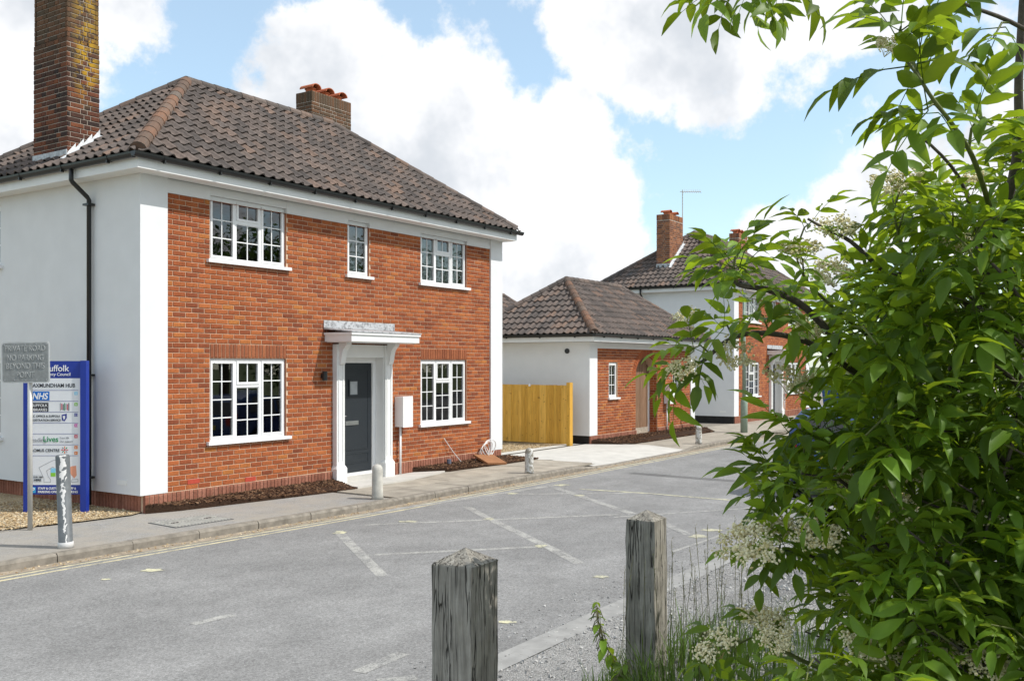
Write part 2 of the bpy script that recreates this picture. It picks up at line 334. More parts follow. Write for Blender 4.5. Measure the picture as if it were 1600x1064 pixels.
# ------------------------------------------------------------------ mesh helpers
class MB:
    def __init__(s): s.v = []; s.f = []; s.r = []
    def add(s, vs, fs, M=None, r=0.0):
        o = len(s.v)
        s.v += [tuple(M @ Vector(p)) if M is not None else tuple(p) for p in vs]
        s.f += [tuple(i+o for i in f) for f in fs]; s.r += [r]*len(fs); return s
    def box(s, a, b, M=None, r=0.0):
        (x0, y0, z0), (x1, y1, z1) = a, b
        return s.add([(x0, y0, z0), (x1, y0, z0), (x1, y1, z0), (x0, y1, z0), (x0, y0, z1), (x1, y0, z1), (x1, y1, z1), (x0, y1, z1)],
                     [(0, 3, 2, 1), (4, 5, 6, 7), (0, 1, 5, 4), (1, 2, 6, 5), (2, 3, 7, 6), (3, 0, 4, 7)], M, r)
    def quad(s, *p, r=0.0): return s.add(p, [tuple(range(len(p)))], r=r)
    def prism(s, poly, z0, z1, M=None, r=0.0):
        n = len(poly)
        a = sum(poly[i][0]*poly[(i+1) % n][1]-poly[(i+1) % n][0]*poly[i][1] for i in range(n))
        if a < 0: poly = poly[::-1]
        vs = [(x, y, z0) for x, y in poly]+[(x, y, z1) for x, y in poly]
        return s.add(vs, [tuple(range(n))[::-1], tuple(range(n, 2*n))]+[(i, (i+1) % n, n+(i+1) % n, n+i) for i in range(n)], M, r)
    def tube(s, pts, rad, n=8, r=0.0, cap=True):
        pts = [Vector(p) for p in pts]
        if not hasattr(rad, '__len__'): rad = [rad]*len(pts)
        o = len(s.v); up = Vector((0, 0, 1))
        for i, p in enumerate(pts):
            t = (pts[min(i+1, len(pts)-1)]-pts[max(i-1, 0)]).normalized()
            a = t.cross(up) if abs(t.z) < .95 else t.cross(Vector((1, 0, 0)))
            a.normalize(); b = a.cross(t)
            for k in range(n):
                an = 2*math.pi*k/n; s.v.append(tuple(p+(a*math.cos(an)+b*math.sin(an))*rad[i]))
        for i in range(len(pts)-1):
            for k in range(n): s.f.append((o+i*n+k, o+i*n+(k+1) % n, o+(i+1)*n+(k+1) % n, o+(i+1)*n+k)); s.r.append(r)
        if cap:
            s.f.append(tuple(o+k for k in range(n))[::-1]); s.f.append(tuple(o+(len(pts)-1)*n+k for k in range(n))); s.r += [r, r]
        return s
    def lathe(s, prof, n=16, M=None, r=0.0):
        vs = []; fs = []
        for (ra, z) in prof: vs += [(ra*math.cos(2*math.pi*k/n), ra*math.sin(2*math.pi*k/n), z) for k in range(n)]
        for i in range(len(prof)-1): fs += [(i*n+k, i*n+(k+1) % n, (i+1)*n+(k+1) % n, (i+1)*n+k) for k in range(n)]
        fs += [tuple(range(n))[::-1], tuple((len(prof)-1)*n+k for k in range(n))]
        return s.add(vs, fs, M, r)
    def mesh(s, name, m, smooth=False):
        me = bpy.data.meshes.new(name); me.from_pydata(s.v, [], s.f)
        if any(s.r):
            a = me.attributes.new('rnd', 'FLOAT', 'FACE'); a.data.foreach_set('value', s.r)
        me.materials.append(m)
        if smooth: me.polygons.foreach_set('use_smooth', [True]*len(me.polygons))
        return me
    def build(s, name, m, parent=None, loc=None, smooth=False, kind=None):
        return link(name, s.mesh(name, m, smooth), parent, loc, kind)
def link(name, me, parent=None, loc=None, kind=None):
    o = bpy.data.objects.new(name, me); COL.objects.link(o)
    if loc is not None: o.location = loc
    if parent is not None: o.parent = parent
    if kind: o['kind'] = kind
    return o
def thing(name, label, cat, loc=(0, 0, 0), rz=0, group=None):
    o = bpy.data.objects.new(name, None); COL.objects.link(o); o.location = loc; o.rotation_euler = (0, 0, rz); o.empty_display_size = .2
    tag(o, label, cat, group); return o
def tag(o, label, cat, group=None):
    o['label'] = label; o['category'] = cat
    if group: o['group'] = group
    return o
def struct(o): o['kind'] = 'structure'; return o
def text(body, size, M, m, name, parent, align='LEFT', extrude=.0015, shear=0.0, bold=0.0, sx=1.0):
    c = bpy.data.curves.new('t', 'FONT'); c.body = body; c.size = size; c.align_x = align; c.extrude = extrude; c.shear = shear; c.offset = bold
    o = bpy.data.objects.new('t', c); COL.objects.link(o)
    me = bpy.data.meshes.new_from_object(o.evaluated_get(bpy.context.evaluated_depsgraph_get()))
    bpy.data.objects.remove(o); bpy.data.curves.remove(c)
    me.transform(M @ Matrix.Diagonal((sx, 1, 1, 1))); me.materials.clear(); me.materials.append(m)
    return link(name, me, parent)

# unit brick with chamfered face; face at y=0, body to y=+1; x,z centred 1x1
def unit_brick():
    c = .5; e = .035; ez = .1
    v = [(-c, 0.12, -c), (c, 0.12, -c), (c, 0.12, c), (-c, 0.12, c), (-c+e, 0, -c+ez), (c-e, 0, -c+ez), (c-e, 0, c-ez), (-c+e, 0, c-ez), (-c, 1, -c), (c, 1, -c), (c, 1, c), (-c, 1, c)]
    f = [(4, 5, 6, 7), (0, 1, 5, 4), (1, 2, 6, 5), (2, 3, 7, 6), (3, 0, 4, 7), (8, 9, 1, 0), (9, 10, 2, 1), (10, 11, 3, 2), (11, 8, 0, 3)]
    return v, f
UB = unit_brick()
TW, TG, TL = .205, .2755, .335          # tile cover width, gauge, length
def unit_tile():
    n = 8; v = []; f = []; th = .014
    def prof(x):                         # x 0..1 : a roll then a shallow trough
        return .040*max(0, math.sin(math.pi*min(x/.55, 1)))-.006*math.sin(math.pi*max(0, (x-.55)/.45))
    for y, dz in ((0, .044), (TL, .004)):
        for i in range(n+1):
            x = i/n; v.append((x*TW*1.03, y, prof(1-x)+dz))
    for i in range(n+1): x = i/n; v.append((x*TW*1.03, 0.0, prof(1-x)+.044-th*1.25))
    for i in range(n): f.append((i, i+1, n+2+i, n+1+i))
    for i in range(n): f.append((2*(n+1)+i, 2*(n+1)+i+1, i+1, i))
    return v, f
UT = unit_tile()

class Pieces:
    """alike pieces of one thing: the nearest become objects of their own, the rest one joined part"""
    def __init__(s, name, geo, m): s.name, s.geo, s.m, s.L = name, geo, m, []
    def add(s, M, parent, r, whole=True, geo=None): s.L.append((M, parent, r, whole, geo))
    def emit(s, root_loc, top, stuff_name):
        base = MB().add(*s.geo).mesh(s.name, s.m)
        key = lambda e: ((root_loc+e[0].translation)-CAM).length + (0 if e[3] else 1e6)
        L = sorted(s.L, key=key); rest = {}
        for i, (M, par, r, whole, geo) in enumerate(L):
            if i < top and whole:
                o = link(s.name, base, par); o.matrix_local = M
            else:
                b = rest.setdefault(par.name, (MB(), par))[0]
                if geo: b.add(geo[0], geo[1], None, r)
                else: b.add(s.geo[0], s.geo[1], M, r)
        for b, par in rest.values(): b.build(stuff_name, s.m, par, kind='stuff')

def TRS(loc, rz=0, sc_=(1, 1, 1)): return Matrix.Translation(loc) @ Matrix.Rotation(rz, 4, 'Z') @ Matrix.Diagonal((*sc_, 1))

def minus(a, b, cuts):
    out = [(a, b)]
    for c0, c1 in cuts:
        nx = []
        for p, q in out:
            if c1 <= p or c0 >= q: nx.append((p, q)); continue
            if c0 > p: nx.append((p, c0))
            if c1 < q: nx.append((c1, q))
        out = nx
    return out
def brick_rows(P, par, u0, u1, z0, nrows, blocks, rg, v=0.0, inside=None):
    for k in range(nrows):
        z = z0+k*.075; off = 0 if k % 2 else .1125
        cuts = [(b[0], b[1]) for b in blocks if b[2] < z+.07 and b[3] > z+.005]
        if inside: cuts += inside(z+.0375)
        for a, b in minus(u0, u1, cuts):
            i = math.floor((a-u0-off)/.225)
            while True:
                p = u0+off+i*.225; q = p+.225; i += 1
                if p >= b: break
                p2, q2 = max(p, a), min(q, b)
                if q2-p2 < .035: continue
                L = q2-p2-.011
                P.add(TRS(((p2+q2)/2, v-rg.uniform(0, .003), z+.0375), 0, (L, .05, .0645)), par, rg.random(), L > .2)
def soldiers(P, par, u0, u1, z0, z1, rg, v=0.0, step=.075):
    n = max(1, round((u1-u0)/step)); s = (u1-u0)/n
    for i in range(n): P.add(TRS((u0+(i+.5)*s, v-rg.uniform(0, .003), (z0+z1)/2), 0, (s-.01, .05, z1-z0-.01)), par, rg.random(), True)

def wall_grid(mb, u0, u1, z0, z1, holes, v, depth, axis='u', rev=None):
    """a wall face with openings and reveals, in the plane v (axis u) or u=v (axis v, facing -x)"""
    us = sorted({u0, u1, *[h[0] for h in holes], *[h[1] for h in holes]}); zs = sorted({z0, z1, *[h[2] for h in holes], *[h[3] for h in holes]})
    P = (lambda a, z, d: (a, v+d, z)) if axis == 'u' else (lambda a, z, d: (v+d, a, z))
    for a, b in zip(us, us[1:]):
        for c, d in zip(zs, zs[1:]):
            if any(h[0] <= a and b <= h[1] and h[2] <= c and d <= h[3] for h in holes): continue
            if a < u0 or b > u1 or c < z0 or d > z1: continue
            q = [P(a, c, 0), P(b, c, 0), P(b, d, 0), P(a, d, 0)]
            mb.quad(*(q if axis == 'u' else q[::-1]))
    for a, b, c, d in holes:
        for (p, q) in (((a, c), (a, d)), ((b, d), (b, c)), ((a, d), (b, d)), ((b, c), (a, c))):
            (rev if rev is not None else mb).quad(P(*p, 0), P(*q, 0), P(*q, depth), P(*p, depth))

def window(par, a0, a1, z0, z1, kind, M, rg, curtain=0.0):
    """uPVC casement window in local x (along wall), z, y=0 wall face; M places it in the house"""
    fr = .036; y0, y1 = .045, .105
    w_ = MB(); W = a1-a0
    def bar(mb, x0, x1, za, zb, ya=y0, yb=y1): mb.box((x0, ya, za), (x1, yb, zb), M)
    bar(w_, a0, a0+fr, z0, z1); bar(w_, a1-fr, a1, z0, z1); bar(w_, a0+fr, a1-fr, z0, z0+fr); bar(w_, a0+fr, a1-fr, z1-fr, z1)
    cells = []
    if kind == 'triple':
        mu = .042; k = (W-2*fr-2*mu)/3; xs = [a0+fr, a0+fr+k, a0+fr+k+mu, a0+fr+2*k+mu, a0+fr+2*k+2*mu, a1-fr]
        nrow = 4 if z1-z0 > 1.15 else 3
        bar(w_, xs[1], xs[2], z0+fr, z1-fr); bar(w_, xs[3], xs[4], z0+fr, z1-fr)
        zt = z1-fr-(z1-z0)*.29; bar(w_, xs[2], xs[3], zt-.045, zt)
        cells = [(xs[0], xs[1], z0+fr, z1-fr, 2, nrow, 1), (xs[2], xs[3], zt, z1-fr, 2, 1, 1), (xs[2], xs[3], z0+fr, zt-.045, 2, nrow-1, 0), (xs[4], xs[5], z0+fr, z1-fr, 2, nrow, 1)]
    else: cells = [(a0+fr, a1-fr, z0+fr, z1-fr, 2, 3, 1)]
    wo = w_.build('window', m_upvc, par)
    s = MB(); s.box((a0-.07, -.06, z0-.05), (a1+.07, .06, z0), M); s.build('sill', m_upvc, wo)
    for (x0, x1, za, zb, nx, nz, sash) in cells:
        t = .036 if sash else .014
        b = MB(); ya = y0-.012 if sash else y0+.01
        for q in ((x0, x0+t, za, zb), (x1-t, x1, za, zb), (x0+t, x1-t, za, za+t), (x0+t, x1-t, zb-t, zb)): bar(b, *q, ya, y1-.02)
        b.build('sash' if sash else 'bead', m_upvc, wo)
        g = MB(); gx0, gx1, gz0, gz1 = x0+t, x1-t, za+t, zb-t; e = .0085
        for i in range(1, nx): x = gx0+(gx1-gx0)*i/nx; bar(g, x-e, x+e, gz0, gz1, y0+.012, y0+.028)
        for i in range(1, nz):
            z = gz0+(gz1-gz0)*i/nz; bar(g, gx0, gx1, z-e, z+e, y0+.0135, y0+.0265)
        g.build('glazing_bar', m_upvc, wo)
        t1, t2 = rg.uniform(-.012, .012), rg.uniform(-.006, .006)
        for i in range(nx):
            for j in range(nz):
                xa, xb = gx0+(gx1-gx0)*i/nx, gx0+(gx1-gx0)*(i+1)/nx; zc, zd = gz0+(gz1-gz0)*j/nz, gz0+(gz1-gz0)*(j+1)/nz
                p = MB(); yy = lambda x, z: y0+.02+t1*(x-(gx0+gx1)/2)+t2*(z-(gz0+gz1)/2)
                p.quad(*[M @ Vector((x, yy(x, z), z)) for x, z in ((xa, zc), (xb, zc), (xb, zd), (xa, zd))]); p.build('pane', m_glass, wo)
        if sash and zb-za > .5:
            v_ = MB(); v_.box((x0+.07, ya-.012, zb-.038), (x1-.07, ya, zb-.022), M); v_.build('trickle_vent', m_soffit, wo)
    if curtain:
        c = MB(); n = 26
        for i in range(n):
            xa, xb = a0+W*curtain*i/n, a0+W*curtain*(i+1)/n
            c.quad(*[M @ Vector(p) for p in ((xa, .2+.02*(i % 2), z0-.05), (xb, .2+.02*((i+1) % 2), z0-.05), (xb, .2+.02*((i+1) % 2), z1+.05), (xa, .2+.02*(i % 2), z1+.05))])
        c.build('curtain', m_curtain, wo)
    return wo

def slope_tiles(P, par, O, X, Y, W, S, bl, br, rg):
    """pantiles on a roof slope: origin O at the left of the eave, X along it, Y up the slope"""
    N = X.cross(Y).normalized(); Mx = Matrix((X, Y, N)).transposed().to_4x4(); Mx.translation = O
    inv = Mx.inverted()
    nr = int(S/TG)+1
    for r in range(nr):
        y = r*TG; nc = int(W/TW)+2
        for c in range(-1, nc):
            x = c*TW
            if y > S-.05: continue
            def ins(px, py): return bl*py/S-.001 <= px <= W-br*py/S+.001 and py <= S
            cs = [ins(px, py) for px in (x, x+TW) for py in (y, min(y+TG, S))]
            if not any(cs): continue
            M = Mx @ Matrix.Translation((x+rg.uniform(-.004, .004), y+rg.uniform(-.008, .008), rg.uniform(0, .006))) @ Matrix.Rotation(rg.uniform(-.012, .012), 4, 'Z')
            if all(cs) and y+TL <= S+.05: P.add(M, par, rg.random())
            else:
                bm = bmesh.new(); vs = [bm.verts.new(M @ Vector(p)) for p in UT[0]]
                for f in UT[1]: bm.faces.new([vs[i] for i in f])
                for co_, no in ((Vector((0, 0, 0)), Vector((-S, bl, 0))), (Vector((W, 0, 0)), Vector((S, br, 0))), (Vector((0, S, 0)), Vector((0, 1, 0)))):
                    pco = Mx @ co_; pno = (Mx.to_3x3() @ no).normalized()
                    bmesh.ops.bisect_plane(bm, geom=bm.verts[:]+bm.edges[:]+bm.faces[:], plane_co=pco, plane_no=pno, clear_outer=True)
                bm.verts.index_update()
                if len(bm.faces): P.add(M, par, rg.random(), False, ([tuple(v.co) for v in bm.verts], [tuple(v.index for v in f.verts) for f in bm.faces]))
                bm.free()
def ridge_line(par, A, B, rg, name, rad=.108, L=.30, m_=None):
    A, B = Vector(A), Vector(B); t = (B-A); n = max(1, round(t.length/L)); d = t.normalized(); side = d.cross(UP).normalized(); up = side.cross(d)
    for i in range(n):
        a = A+t*(i/n)-d*.015; b = A+t*((i+1)/n)+d*.015; m = MB(); k = 8; v = []
        ra, rb = rad*1.06, rad*.97
        for p, r_ in ((a, ra), (b, rb)):
            for j in range(k+1): an = math.pi*(j/k)*1.15-.075*math.pi; v.append(p+side*math.cos(an)*r_+up*(math.sin(an)*r_*.92-.03)+up*rg.uniform(-.002, .002))
        for j in range(k+1): an = math.pi*(j/k)*1.15-.075*math.pi; v.append(a+side*math.cos(an)*(ra-.02)+up*(math.sin(an)*(ra-.02)*.92-.03))
        f = [(j, j+1, k+2+j, k+1+j) for j in range(k)]+[(2*k+2+j, 2*k+3+j, j+1, j) for j in range(k)]
        m.add(v, f, None, rg.random()); 
        if i == 0: m.add(v[2*k+2:3*k+3], [tuple(range(k+1))], None, .97)
        m.build(name, m_ridge if m_ is None else m_, par, smooth=False)
def gutter(par, A, B, z, out, rad=.058, name='gutter'):
    A, B, out = Vector((*A, z)), Vector((*B, z)), Vector((*out, 0)); m = MB(); k = 8; v = []
    for p in (A, B):
        for j in range(k+1): an = math.pi*j/k; v.append(p+out*(-math.cos(an)*rad)+UP*(-math.sin(an)*rad*1.25))
    for p in (A, B):
        for j in range(k+1): an = math.pi*j/k; v.append(p+out*(-math.cos(an)*(rad-.006))+UP*(-math.sin(an)*(rad-.006)*1.25))
    n = k+1
    f = [(j, j+1, n+j+1, n+j) for j in range(k)]+[(2*n+j, 3*n+j, 3*n+j+1, 2*n+j+1) for j in range(k)]+[(0, n, 3*n, 2*n), (k, 2*n+k, 3*n+k, n+k)]
    f += [tuple(range(n)), tuple(range(n, 2*n))[::-1]]
    m.add(v, f); g = m.build(name, m_black, par)
    L = (B-A).length; nb = max(2, int(L/.95)); d = (B-A)/L
    for i in range(nb):
        p = A+d*(L*(i+.5)/nb); b = MB(); prev = None; vs = []
        for s_ in (-.02, .02):
            for j in range(k+1):
                an = math.pi*j/k
                vs.append(p+d*s_-out*math.cos(an)*(rad+.007)-UP*math.sin(an)*(rad+.007)*1.25)
        vs2 = [q for q in vs]; fs = [(j, j+1, n+j+1, n+j) for j in range(k)]
        b.add(vs2, fs); b.box((-.012, -.05, -.095), (.012, .0, -.055), Matrix.Translation(p-out*.0) @ Matrix.Rotation(math.atan2(d.y, d.x), 4, 'Z')); b.build('gutter_bracket', m_black, g)

def chimney(root, base, rect, zb, zt, m, rg, P, name='chimney', capz=None, pots=0, flash=None):
    u0, u1, v0, v1 = rect; core = MB().box((u0+.02, v0+.02, zb), (u1-.02, v1-.02, zt-.004)) if capz else MB().box((u0+.006, v0+.006, zb), (u1-.006, v1-.006, zt-.004))
    if capz: core.box((u0+.006, v0+.006, zb-.01), (u1-.006, v1-.006, capz))
    ch = core.build(name, m_mortar_old, root)
    n = int((zt-zb)/.075)
    for fi, (a, b, org, rz) in enumerate(((u0, u1, (u0, v0), 0), (v0, v1, (u0, v1), -math.pi/2), (v0, v1, (u1, v0), math.pi/2), (u0, u1, (u1, v1), math.pi))):
        L = b-a; Mf = Matrix.Translation((org[0], org[1], 0)) @ Matrix.Rotation(rz, 4, 'Z')
        for k in range(n):
            z = zb+k*.075; x = -.056 if k % 2 else 0.0; j = k % 2; top = zt-z < .26
            if top and pots:                               # soldier course at the top
                if zt-z < .075*4 and zt-z > .075*3-.01 or k == n-3:
                    m_ = max(1, round(L/.075))
                    for i in range(m_): P.add(Mf @ TRS(((i+.5)*L/m_, -.0, zt-.1125), 0, (L/m_-.008, .05, .217)), ch, rg.random(), True)
                if k >= n-3: continue
            while x < L-.03:
                l = (.225 if (j % 2 == 0) else .1125); l = min(l, L-x)
                if x < 0: l += x; x = 0.0
                ins_ = .012 if (capz and z > capz) else 0
                P.add(Mf @ TRS((x+l/2, -rg.uniform(0, .005)+ins_, z+.0375), 0, (l-.011, .05, .064)), ch, rg.random(), l > .2); x += l; j += 1
    for i in range(pots):
        x = u0+(u1-u0)*(i+.5)/pots; p = MB()
        Mp = Matrix.Translation((x, (v0+v1)/2, zt)) @ Matrix.Diagonal((1, 1, .72, 1))
        p.lathe([(.12, 0), (.105, .04), (.105, .11), (.125, .12), (.125, .15), (.09, .15), (.09, .02)], 14, Mp)
        v = []; k = 8                                       # half-round hood lying across the pot
        for y in (-.19, .19):
            for j in range(k+1): an = math.pi*j/k; v.append((math.cos(an)*.135, y, .13+math.sin(an)*.135))
        for y in (-.19, .19):
            for j in range(k+1): an = math.pi*j/k; v.append((math.cos(an)*.115, y, .13+math.sin(an)*.115))
        q = k+1
        f = [(j+1, j, q+j, q+j+1) for j in range(k)]+[(2*q+j, 2*q+j+1, 3*q+j+1, 3*q+j) for j in range(k)]+[(j, j+1, 2*q+j+1, 2*q+j) for j in range(k)]+[(q+j+1, q+j, 3*q+j, 3*q+j+1) for j in range(k)]
        p.add(v, f, Mp); p.build('chimney_pot', m_pot, ch)
    return ch

def roof_parts(root, E, zr, ze, ur0, ur1, vr, rg, P, wall_z):
    """hipped roof over the rectangle E=(u0,u1,v0,v1); tiles on the two slopes that face the road end"""
    u0, u1, v0, v1 = E
    deck = MB(); dz = -.045
    A, B, C_, D_ = [Vector((x, y, ze+dz)) for x, y in ((u0, v0), (u1, v0), (u1, v1), (u0, v1))]; r0, r1 = Vector((ur0, vr, zr+dz)), Vector((ur1, vr, zr+dz))
    deck.quad(A, B, r1, r0); deck.quad(D_, A, r0); deck.quad(B, C_, r1); deck.quad(C_, D_, r0, r1)
    ro = deck.build('roof', m_deck, root)
    back = MB(); k = Vector((0, 0, .05)); back.quad(B+k, C_+k, r1+k); back.quad(C_+k, D_+k, r0+k, r1+k); back.build('rear_tiling', m_tile, ro)
    f = Vector((u0, v0, ze)); X = Vector((1, 0, 0)); Yv = Vector((0, vr-v0, zr-ze)); slope_tiles(P, ro, f, X, Yv.normalized(), u1-u0, Yv.length, ur0-u0, u1-ur1, rg)
    f = Vector((u0, v1, ze)); X = Vector((0, -1, 0)); Yv = Vector((ur0-u0, 0, zr-ze)); slope_tiles(P, ro, f, X, Yv.normalized(), v1-v0, Yv.length, v1-vr, vr-v0, rg)
    up = Vector((0, 0, .05))
    e = Vector((0, 0, ze)); a0 = Vector((ur0, vr, zr))
    for q, nm in (((u0, v0), 'hip_tile'), ((u0, v1), 'hip_tile')): ridge_line(ro, Vector((*q, ze))+up+(a0-Vector((*q, ze)))*.02, a0+up, rg, nm, m_=None if q == (u0, v0) else m_ridged)
    a1 = Vector((ur1, vr, zr))
    for q, nm in (((u1, v0), 'hip_tile'), ((u1, v1), 'hip_tile')): ridge_line(ro, Vector((*q, ze))+up+(a1-Vector((*q, ze)))*.02, a1+up, rg, nm, .1, m_=m_ridged)
    ridge_line(ro, a0+up*1.1, a1+up*1.1, rg, 'ridge_tile', .1, m_=m_ridged)
    return ro
def eaves(root, E, W, zs, ze):
    """fascia, soffit and gutters; E eave rectangle of the fascia, W wall rectangle, zs soffit height"""
    u0, u1, v0, v1 = E; a0, a1, b0, b1 = W; t = .022; zt = zs+.165
    s = MB()
    for q in ((u0, u1, v0, b0), (u0, u1, b1, v1), (u0, a0, b0, b1), (a1, u1, b0, b1)): s.box((q[0]+.003, q[2]+.003, zs+.006), (q[1]-.003, q[3]-.003, zs+.02))
    s.build('soffit', m_soffit, root)
    for nm, a, b in (('fascia', (u0, v0, zs), (u1, v0+t, zt)), ('fascia', (u0, v0+t, zs), (u0+t, v1-t, zt)), ('fascia', (u1-t, v0+t, zs), (u1, v1-t, zt)), ('fascia', (u0, v1-t, zs), (u1, v1, zt))):
        MB().box(a, b).build(nm, m_paintw, root)
    g = .062
    gutter(root, (u0-g*1.9, v0-g), (u1+g*1.9, v0-g), zt+.03, (0, -1)); gutter(root, (u0-g, v1+g), (u0-g, v0-g*.05), zt+.03, (-1, 0))

def downpipe(root, u, v, ztop, out, zb=.05):
    m = MB(); o = Vector((*out, 0)); base = Vector((u, v, 0))
    def q(d, z): return base+o*d+UP*z
    m.tube([q(.34, ztop), q(.34, ztop-.15), q(.32, ztop-.18), q(.09, ztop-.36), q(.06, ztop-.40), q(.06, zb)], .034, 10)
    p = m.build('downpipe', m_black, root, smooth=True)
    for z in (ztop-.47, 1.95, .45):
        b = MB(); side = Vector((-out[1], out[0], 0)); c = q(.06, z)
        b.box((-.07, -.06, -.015), (.07, .05, .015), Matrix.Translation(c) @ Matrix.Rotation(math.atan2(out[1], out[0])+math.pi/2, 4, 'Z')); b.build('pipe_clip', m_black, p)

def meter_box(root, u, z0, name='meter_box'):
    b = MB(); b.box((u, -.2, z0), (u+.27, -.002, z0+.57)); b.box((u-.008, -.212, z0-.008), (u+.278, -.2, z0+.578)); o = b.build(name, m_upvc, root)
    MB().tube([(u+.09, -.06, z0), (u+.09, -.06, .0)], .022, 8).build('cable_duct', m_upvc, o, smooth=True); return o

def MW(u=0, v=0): return Matrix.Translation((u, v, 0))
MLEFT = Matrix.Rotation(-math.pi/2, 4, 'Z')   # window on a wall facing -x: local x runs towards -y

# ------------------------------------------------------------------ the two-storey house
def build_house(loc, label, seed, nbrick, ntile, a, b, chim, rchim, pipe_v, left_windows, u_end=9.10, black=False, pots_left=0, group=None):
    rg = random.Random(seed); root = thing('brick_house', label, 'house', loc, group=group); L = Vector(loc)
    PB = Pieces('brick', UB, m_brick); PP = Pieces('soldier_brick', UB, m_plinth); PL = Pieces('lintel_brick', UB, m_lintel); PT = Pieces('roof_tile', UT, m_tile); PC = Pieces('chimney_brick', UB, m_chim if seed == 1 else m_chim2)
    D = 2*a-.80; bu0, bu1 = .456, u_end-.44
    Z0, ZB, ZS = .25, 4.60, 4.80
    lw = [(1.235, 2.78), (6.30, 7.82)]
    holes = []
    for x0, x1 in lw: holes += [(x0, x1, .925, 2.20), (x0, x1, 3.70, ZB)]
    nar = (4.24, 4.81); holes.append((*nar, 3.70, ZB)); door = (3.97, 5.23); holes.append((*door, .0, 2.38))
    wall = MB(); wall_grid(wall, .1, u_end-.1, 0, ZB, holes, .008, .22, rev=MB())
    for h in holes: rv = MB(); wall_grid(MB(), h[0], h[1], h[2], h[3], [h], .008, .22, rev=rv); rv.build('reveal', m_lintel, root)
    wo = wall.build('brick_wall', m_mortar, root)
    blocks = [(h[0]-.004, h[1]+.004, h[2]-.001, h[3]) for h in holes]
    for x0, x1 in lw: blocks += [(x0-.0, x1+.0, 2.20, 2.424), (x0-.04, x1+.04, .851, .926), (x0-.04, x1+.04, 3.626, 3.70)]
    blocks.append((nar[0]-.04, nar[1]+.04, 3.626, 3.70))
    brick_rows(PB, wo, bu0, bu1, Z0, 58, blocks, rg)
    for x0, x1 in lw: soldiers(PL, wo, x0, x1, 2.20, 2.425, rg); soldiers(PL, wo, x0-.04, x1+.04, .85, .925, rg); soldiers(PL, wo, x0-.04, x1+.04, 3.625, 3.70, rg)
    soldiers(PL, wo, nar[0]-.04, nar[1]+.04, 3.625, 3.70, rg)
    pl = MB(); pl.box((.085, -.022, -.05), (door[0]-.12, .006, Z0-.004)); pl.box((door[1]+.12, -.022, -.05), (u_end-.05, .006, Z0-.004))
    if not black: pl.box((.085, .006, -.05), (.11, D-.05, Z0+.03))
    po = pl.build('plinth', m_mortar, root)
    soldiers(PP, po, .075, door[0]-.12, -.04, Z0, rg, -.032); soldiers(PP, po, door[1]+.12, u_end-.04, -.04, Z0, rg, -.032)
    if not black:
        Ml = Matrix.Translation((.075, D-.05, 0)) @ MLEFT
        n = int((D-.05)/.075)
        for i in range(n): PP.add(Ml @ TRS(((i+.5)*.075, 0, Z0/2), 0, (.065, .05, Z0+.02)), po, rg.random())
    if not black:
        for x_, z_ in ((.93, .3625), (2.02, .2875)): MB().box((x_-.108, -.006, z_-.033), (x_+.108, .02, z_+.033)).build('air_brick', m_airbrick, wo)
    # white render: side wall with corner pilasters, band over the brick
    rw = MB(); hs = [(v0, v1, z0, z1) for v0, v1, z0, z1 in left_windows]
    wall_grid(rw, -.03, D, Z0, ZS+.01, hs, 0.0, .2, axis='v')
    rw.quad((0, -.03, Z0), (bu0, -.03, Z0), (bu0, -.03, ZS+.01), (0, -.03, ZS+.01)); rw.quad((bu0, -.03, Z0), (bu0, .05, Z0), (bu0, .05, ZS+.01), (bu0, -.03, ZS+.01))
    rw.quad((0, -.03, Z0), (0, D, Z0), (.3, D, Z0), (bu0, .05, Z0), (bu0, -.03, Z0))
    rw.box((bu1, -.03, Z0), (u_end, .2, ZS+.01)); rw.quad((u_end, .2, 0), (u_end, D, 0), (u_end, D, ZS+.01), (u_end, .2, ZS+.01)); rw.quad((u_end, D, 0), (0, D, 0), (0, D, ZS+.01), (u_end, D, ZS+.01))
    rw.build('rendered_wall', m_white, root)
    band = MB(); us = [bu0]
    tops = sorted([(x0, x1) for x0, x1 in lw]+[nar])
    for p, q in minus(bu0, bu1, tops): band.box((p+.001, -.012, ZB), (q-.001, .1, ZS+.005))
    for p, q in tops: band.box((p+.002, -.010, 4.677), (q-.002, .1, ZS+.004))
    band.build('white_band', m_white, root)
    if black: MB().box((.03, -.0, -.04), (.1, D-.02, Z0+.0)).build('side_plinth', m_bitumen, root)
    # rooms seen through the glass
    rm = MB()
    for z0, z1 in ((.05, 2.42), (2.6, 4.95)):
        for x0, x1 in ((.14, 3.7), (3.72, 5.5), (5.52, u_end-.14)):
            y0, y1 = .235, D-.25
            rm.quad((x0, y1, z0), (x1, y1, z0), (x1, y1, z1), (x0, y1, z1)); rm.quad((x0, y0, z0), (x0, y1, z0), (x0, y1, z1), (x0, y0, z1)); rm.quad((x1, y0, z0), (x1, y1, z0), (x1, y1, z1), (x1, y0, z1))
            rm.quad((x0, y0, z0), (x1, y0, z0), (x1, y1, z0), (x0, y1, z0)); rm.quad((x0, y0, z1), (x1, y0, z1), (x1, y1, z1), (x0, y1, z1))
    rm.build('room', m_room, root)
    for i, (x0, x1) in enumerate(lw):
        window(root, x0, x1, .93, 2.195, 'triple', MW(), rg, curtain=0 if i == 0 else .0)
        window(root, x0, x1, 3.705, 4.675, 'triple', MW(), rg, curtain=0 if i == 0 else 1.0)
    window(root, *nar, 3.705, 4.675, 'single', MW(), rg, curtain=1.0)
    for v0, v1, z0, z1 in hs: window(root, -v1, -v0, z0, z1, 'triple', MLEFT, rg)
